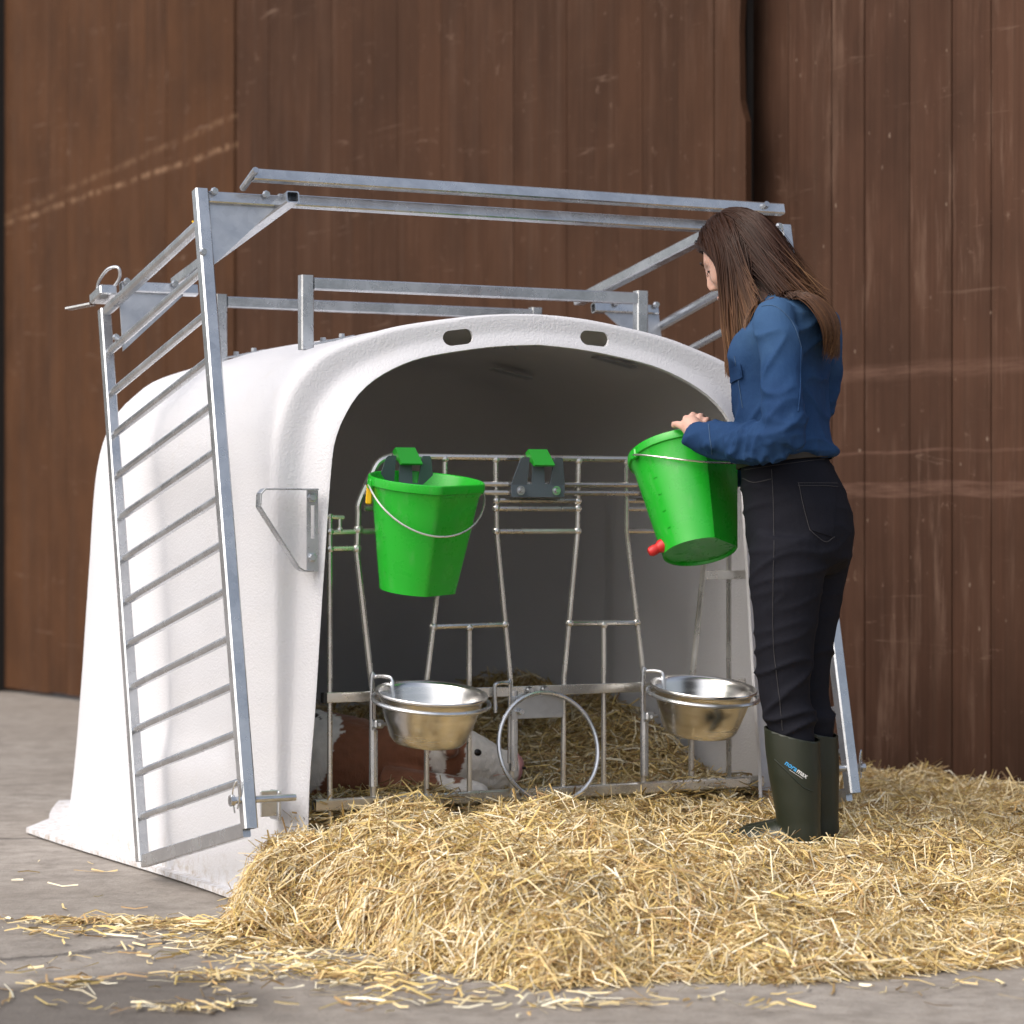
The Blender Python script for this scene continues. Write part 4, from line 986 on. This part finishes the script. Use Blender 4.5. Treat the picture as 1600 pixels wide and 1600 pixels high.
def shirt_fold(c, n_):
    x, y, z = c; arm = sstep(.17, .205, abs(y)); fore = arm * sstep(1.26, 1.16, z)
    a = ridge(Vector((x * 10 + z * 6, y * 7, z * 9))) ** 3 * .010
    b = ridge(Vector((x * 26, y * 12, z * 16 + x * 10))) ** 2 * .009 * fore
    h_ = ridge(Vector((x * 9, y * 9, z * 3.2 + 5))) ** 2 * .011 * sstep(1.30, 1.16, z) * (1 - arm)
    e = ridge(Vector((x * 9 + 3, y * 9, z * 28))) ** 2 * .005 * arm * math.exp(-((z - 1.22) / .08) ** 2)
    return a + b + h_ + e - .008
displace(shirt, shirt_fold)

# jeans
j = MB()
loft(j, [((.034, 0, 1.150), .098, .126), ((.030, 0, 1.120), .110, .138), ((.012, 0, 1.06), .124, .160), ((-.002, 0, 1.00), .132, .166), ((-.010, 0, .94), .134, .168), ((-.014, 0, .875), .120, .165), ((-.008, 0, .83), .085, .15)], 36, 2.25)
for q in (1, -1):
    rtube(j, [(-.014, .088 * q, .93), (-.004, .088 * q, .84), (.000, .085 * q, .74), (.006, .080 * q, .62), (.006, .077 * q, .53), (-.010, .075 * q, .455), (-.018, .074 * q, .39), (-.020, .074 * q, .33)], [.098, .098, .086, .073, .067, .061, .050, .046], 24)
jeans = union('jeans', j, .006, 5, M['jeans'], per)
def jean_fold(c, n_):
    x, y, z = c
    k = ridge(Vector((x * 5, y * 5, z * 17 + x * 6))) ** 3
    m_ = .0028 + .008 * math.exp(-((z - .55) / .10) ** 2) + .007 * math.exp(-((z - .44) / .06) ** 2) + .005 * math.exp(-((z - .86) / .05) ** 2) + .004 * math.exp(-((z - 1.03) / .05) ** 2) * sstep(-.02, .06, x)
    return (k * m_ - .003) * sstep(.40, .46, z)
displace(jeans, jean_fold)
MB_b = MB(); bp = []
n_ = 40
for zz, gr in ((1.128, 0), (1.150, 0)):
    pass
belt = MB(); vs_ = []
for k in range(48):
    a = 2 * math.pi * k / 48; cx_, cy_ = .117 * math.cos(a) + .031, .145 * math.sin(a); tz = -.016 * (cx_ - .03) / .115
    for ex_, zz in ((0, 1.112), (.004, 1.114), (.004, 1.146), (0, 1.148)): vs_.append((cx_ + ex_ * math.cos(a), cy_ + ex_ * math.sin(a), zz + tz))
belt.add(vs_, [(k * 4 + i, k * 4 + i + 1, ((k + 1) % 48) * 4 + i + 1, ((k + 1) % 48) * 4 + i) for k in range(48) for i in range(3)]).build('belt', M['belt'], per)
# seams, pocket and stitching laid on the cloth
def bvh(o): return BVHTree.FromPolygons([v_.co.copy() for v_ in o.data.vertices], [tuple(p.vertices) for p in o.data.polygons])
BJ, BS = bvh(jeans), bvh(shirt)
def hit(tree, px, py, off=.0):
    u_, z_ = (px - 1245) / 614, CAM_H - (py - 812) / 614
    st_ = UD * u_ + Vector((0, 0, z_)) - VD * 1.0; h_ = tree.ray_cast(st_, VD)
    return None if h_[0] is None else h_[0] + h_[1] * off
def seam(name, tree, pts, mat, r_=.0011, off=.0012, n=8, parent=per):
    P = [hit(tree, p.x, p.y, off) for p in bez([(a, b, 0) for a, b in pts], n)]; P = [p for p in P if p is not None]
    return MB().tube(P, r_, 5).build(name, mat, parent)
def patch(name, tree, poly, mat, off, n=10):
    """quad patch (4 image-side corners) draped on the cloth"""
    g_ = []; 
    for i in range(n + 1):
        for k in range(n + 1):
            a, b = i / n, k / n; x = (poly[0][0] * (1 - a) + poly[1][0] * a) * (1 - b) + (poly[3][0] * (1 - a) + poly[2][0] * a) * b
            y = (poly[0][1] * (1 - a) + poly[1][1] * a) * (1 - b) + (poly[3][1] * (1 - a) + poly[2][1] * a) * b
            p = hit(tree, x, y, off); g_.append(p)
    if any(p is None for p in g_): return None
    f_ = [(i * (n + 1) + k, i * (n + 1) + k + 1, (i + 1) * (n + 1) + k + 1, (i + 1) * (n + 1) + k) for i in range(n) for k in range(n)]
    o = MB().add(g_, f_).build(name, mat, per); so_ = o.modifiers.new('t', 'SOLIDIFY'); so_.thickness = .0022; so_.offset = 1; return o
seam('side_seam', BJ, [(1198, 735), (1200, 815), (1198, 900), (1200, 1000), (1208, 1070), (1215, 1135)], M['thread'], .0009)
seam('front_pocket_seam', BJ, [(1158, 748), (1172, 755), (1197, 750)], M['thread'])
patch('back_pocket', BJ, [(1238, 757), (1300, 757), (1290, 838), (1254, 828)], M['jeans'], .001)
BP = BJ
for a in ([(1236, 757), (1302, 757)], [(1236, 761), (1302, 761)], [(1237, 757), (1244, 793), (1253, 828)], [(1253, 828), (1276, 845), (1292, 838)]): seam('pocket_stitch', BJ, a, M['thread'], .0008, .0042)
seam('waistband_stitch', BJ, [(1160, 735), (1210, 728), (1285, 718)], M['thread'], .0007)
seam('yoke_seam', BS, [(1181, 487), (1200, 489), (1222, 510), (1232, 535), (1237, 552)], M['bluethread'], .0008)
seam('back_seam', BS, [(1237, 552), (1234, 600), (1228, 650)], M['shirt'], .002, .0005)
seam('cuff_stitch', BS, [(1103, 665), (1104, 690), (1108, 712)], M['bluethread'], .001)
seam('placket_seam', BS, [(1143, 560), (1150, 600), (1156, 640)], M['bluethread'], .0009)
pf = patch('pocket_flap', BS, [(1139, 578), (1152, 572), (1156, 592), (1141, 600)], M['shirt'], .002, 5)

# rubber boots
for q in (1, -1):
    fy = .074 * q; b_ = MB()
    loft(b_, [((-.035, fy, .108), .044, .038), ((-.036, fy, .12), .050, .043), ((-.036, fy, .16), .052, .045), ((-.030, fy, .21), .055, .047), ((-.026, fy, .26), .059, .053), ((-.020, fy, .33), .066, .060), ((-.014, fy, .40), .069, .063), ((-.013, fy, .46), .071, .065)], 32, 2.2)
    rtube(b_, [(-.045, fy, .148), (.02, fy, .160), (.07, fy, .154), (.12, fy, .146), (.165, fy * 1.05, .142), (.188, fy * 1.05, .140)], [.040, .052, .047, .043, .036, .015], 20)
    sh_ = union('boot', b_, .006, 5, M['rubber'], per)
    # open shaft top, cut on a slant
    bm = bmesh.new(); bm.from_mesh(sh_.data)
    bmesh.ops.bisect_plane(bm, geom=bm.verts[:] + bm.edges[:] + bm.faces[:], plane_co=(-.014, fy, .432), plane_no=(-.25, 0, 1), clear_outer=True)
    bmesh.ops.bisect_plane(bm, geom=bm.verts[:] + bm.edges[:] + bm.faces[:], plane_co=(0, 0, .110), plane_no=(0, 0, -1), clear_outer=True)
    bm.to_mesh(sh_.data); bm.free()
    sd = sh_.modifiers.new('t', 'SOLIDIFY'); sd.thickness = .004; sd.offset = -1
    so2 = MB(); loft(so2, [((-.036, fy, .088), .050, .040), ((-.036, fy, .116), .052, .043)], 24); loft(so2, [((.095, fy, .096), .094, .046), ((.095, fy, .119), .097, .048)], 24, 2.4); so2.build('sole', M['sole'], sh_, False)
    BB = bvh(sh_)
    if q == 1:
        for pts in ([(1203, 1180), (1222, 1198), (1245, 1220), (1262, 1228)], [(1205, 1275), (1212, 1300), (1222, 1312)]):
            seam('moulded_ridge', BB, pts, M['rubber'], .0022, .0, 8, sh_)
        def lettering(txt, px, py, size, ang, mat, nm):
            cu = bpy.data.curves.new('t', 'FONT'); cu.body = txt; cu.size = size; cu.fill_mode = 'FRONT'; cu.resolution_u = 3; cu.offset = size * .012
            to = bpy.data.objects.new('t', cu); COL.objects.link(to); dg = bpy.context.evaluated_depsgraph_get(); dg.update()
            me = bpy.data.meshes.new_from_object(to.evaluated_get(dg)); bpy.data.objects.remove(to)
            wd_ = max(v_.co.x for v_ in me.vertices); ca, sa = math.cos(ang), math.sin(ang)
            for v_ in me.vertices:
                x, y = v_.co.x, v_.co.y; p = hit(BB, px + (x * ca + y * sa) * 614, py + (x * sa - y * ca) * 614, .0012)
                v_.co = p if p is not None else Vector((0, 0, .3))
            mk(nm, me, mat, sh_); return wd_
        an = R(34); wv = lettering('nora', 1217.5, 1186, .0175, an, M['cyan'], 'lettering')
        lettering('max', 1217.5 + (wv + .0012) * 614 * math.cos(an), 1186 + (wv + .0012) * 614 * math.sin(an), .0175, an, M['whiteprint'], 'lettering')
        for k in range(7):
            p0 = (1225 + k * 2.9, 1194.5 + k * 1.95); seam('small_print', BB, [p0, (p0[0] + 2.0, p0[1] + 1.35)], M['whiteprint'], .0006, .0008, 2, sh_)

# hair: combed strand ribbons sliding over head, neck and back
def collide(p, lay):
    q = p - HC; x = q.x * cp - q.z * sp2; z = q.x * sp2 + q.z * cp; y = q.y
    a, b, c = .100 + lay, .077 + lay, .119 + lay; k = math.sqrt((x / a) ** 2 + (y / b) ** 2 + (z / c) ** 2)
    if k < 1 and (p.z > 1.60 or p.x > .10): x, y, z = x / k, y / k, z / k; p = hd(x, y, z)
    if p.z > 1.52: pass
    else:
     for cc, rr in (((.012, 0, 1.40), (.104, .165, .140)), ((.0, .155, 1.44), (.066, .070, .074)), ((-.012, .075, 1.445), (.104, .115, .085))):
        d_ = p - Vector(cc); e = (rr[0] + lay, rr[1] + lay, rr[2] + lay); k = math.sqrt((d_.x / e[0]) ** 2 + (d_.y / e[1]) ** 2 + (d_.z / e[2]) ** 2)
        if k < 1: p = Vector(cc) + d_ / max(k, .05)
    p.y = max(p.y, -.088 + .055 * sstep(1.71, 1.56, p.z))
    lim = .168 + .085 * sstep(1.60, 1.73, p.z) - .4 * (abs(p.y) - .08) + lay * 1.2 - .022 * sstep(1.55, 1.38, p.z)          # keeps the face free
    if p.x > lim and p.z < 1.735: p.x = lim
    return p
hr = random.Random(5); HV = []; HF = []; HCo = []
NSTR = 8000
for i in range(NSTR):
    while True:
        t = hr.uniform(0, math.pi * 2); zc = hr.uniform(-.55, 1); rr_ = math.sqrt(1 - zc * zc); dx, dy, dz = rr_ * math.cos(t), rr_ * math.sin(t), zc
        if dx > .12 and dz < .52 + .10 * abs(dy): continue
        if dx > -.1 and dz < .05: continue
        break
    lay = hr.uniform(.002, .014); p = hd(dx * (.100 + lay), dy * (.081 + lay), dz * (.120 + lay))
    sd_ = 1 if dy + .02 * math.sin(dx * 40) > 0 else -1
    azr = math.degrees(math.atan2(abs(dy) + .02, dx))                         # 0 front, 180 back
    front = azr + hr.gauss(0, 6) < (112 if sd_ > 0 else 60)
    bk_ = sstep(85, 150, azr); dirn = Vector(((-.9 if dx > .1 else -.35), sd_ * (.8 - .72 * bk_), .05 - .75 * bk_)).normalized() if dz > .3 else Vector((-.2, .2 * sd_, -1)).normalized()
    cl_ = noise.noise(Vector((dx * 6, dy * 6, dz * 6))); cl2 = noise.noise(Vector((dx * 17 + 3, dy * 17, dz * 17)))
    if front: E_ = Vector((.142 + .022 * cl_ + .014 * cl2 + hr.gauss(0, .008) - .06 * sstep(60, 104, azr), sd_ * (.105 + .02 * cl2), 1.325 + .05 * hr.random() ** 2 + .045 * sstep(60, 104, azr)))
    else:
        ey = hr.uniform(-.02, .075) if azr > 125 or sd_ < 0 else hr.uniform(.04, .095)
        if sd_ < 0 and azr > 145: ey = hr.uniform(-.02, .05)
        E_ = Vector((-.102 + .012 * cl2, ey + .015 * cl2, 1.375 + .08 * hr.random() ** 1.5 + .03 * cl_))
    if not front and sd_ < 0 and azr <= 145: E_ = Vector((-.02 - .04 * sstep(100, 145, azr), -.095 + .06 * sstep(115, 145, azr), 1.42 + .05 * hr.random()))
    if front and sd_ > 0 and azr > 84 and hr.random() < .45: E_ = Vector((.055 + .03 * cl2 + hr.gauss(0, .01), .118 + .012 * cl_, 1.43 + .05 * hr.random()))
    if front:
        nh = (p - HC).normalized(); dirn = dirn - nh * dirn.dot(nh); dirn = dirn.normalized() if dirn.length > .15 else Vector((-.3, sd_, -.1)).normalized()
    else: dirn = (E_ - p).normalized()
    if hr.random() < .10: E_.z += hr.uniform(.02, .10)
    st_ = .016; pts = [p.copy()]; k = 0
    while k < 40:
        to = E_ - pts[-1]
        if to.length < st_ * 1.2 or pts[-1].z < E_.z: break
        f = min(1, k / 9)
        ek = .75 if front else .97
        gv = to.normalized() * ek + Vector((0, 0, ek - 1)); dirn = (dirn * (.80 - .35 * f) + gv * (.20 + .35 * f) + Vector((cl2, -cl_, 0)) * .02 * math.sin(k * .5 + i % 5)).normalized()
        q = collide(pts[-1] + dirn * st_, lay + .003); dl = q - pts[-1]
        if dl.length < .35 * st_: break
        dirn = dl.normalized()
        pts.append(q); k += 1
    if len(pts) < 4: continue
    wd_ = hr.uniform(.0009, .0020); base_ = len(HV); N_ = len(pts)
    tone = hr.uniform(.65, 1.35); hl = hr.random() < .10
    for k, q in enumerate(pts):
        tg = (pts[min(k + 1, N_ - 1)] - pts[max(k - 1, 0)]).normalized(); outw = Vector((q.x - HC.x * .7, q.y, 0)); outw = outw.normalized() if outw.length > 1e-4 else Vector((0, 1, 0))
        sdv = tg.cross(outw); sdv = sdv.normalized() if sdv.length > 1e-4 else Vector((1, 0, 0))
        ww = wd_ * (1 - .75 * sstep(.75, 1.0, k / (N_ - 1)))
        HV.append(q - sdv * ww); HV.append(q + outw * ww * .5); HV.append(q + sdv * ww)
        e = sstep(.35, 1.0, k / (N_ - 1)); c0 = (.034, .0145, .0085); c1 = (.105, .050, .024)
        if hl: c1 = (.22, .12, .055)
        HCo += [tuple((a * (1 - e) + b * e) * tone for a, b in zip(c0, c1))] * 3
    for k in range(N_ - 1):
        o_ = base_ + k * 3; HF += [(o_, o_ + 1, o_ + 4, o_ + 3), (o_ + 1, o_ + 2, o_ + 5, o_ + 4)]
me = bpy.data.meshes.new('hair'); me.from_pydata([tuple(q) for q in HV], [], HF); me.update()
at = me.attributes.new('hair_col', 'FLOAT_COLOR', 'POINT'); at.data.foreach_set('color', np.concatenate([np.array(HCo), np.ones((len(HCo), 1))], 1).astype(np.float32).ravel())
me.polygons.foreach_set('use_smooth', [True] * len(me.polygons))
hair = mk('hair', me, M['hair'], per)
# scalp under the strands
sc_ = MB(); nu, nv = 40, 26; vs_ = []
for i in range(nv + 1):
    t = math.pi * .62 * i / nv
    for k in range(nu):
        a = 2 * math.pi * k / nu; dx, dy, dz = math.sin(t) * math.cos(a), math.sin(t) * math.sin(a), math.cos(t)
        if dx > .10: lim = .50 + .10 * abs(dy); dz2 = max(dz, lim); s2 = math.sqrt(max(0, 1 - dz2 * dz2)) / max(1e-6, math.sqrt(dx * dx + dy * dy)); s2 = min(1, s2); dx, dy, dz = dx * s2, dy * s2, dz2
        vs_.append(tuple(hd(dx * .100, dy * .081, dz * .120)))
sc_.add(vs_, [(i * nu + k, i * nu + (k + 1) % nu, (i + 1) * nu + (k + 1) % nu, (i + 1) * nu + k) for i in range(nv) for k in range(nu)]).build('scalp', M['haircap'], hair)
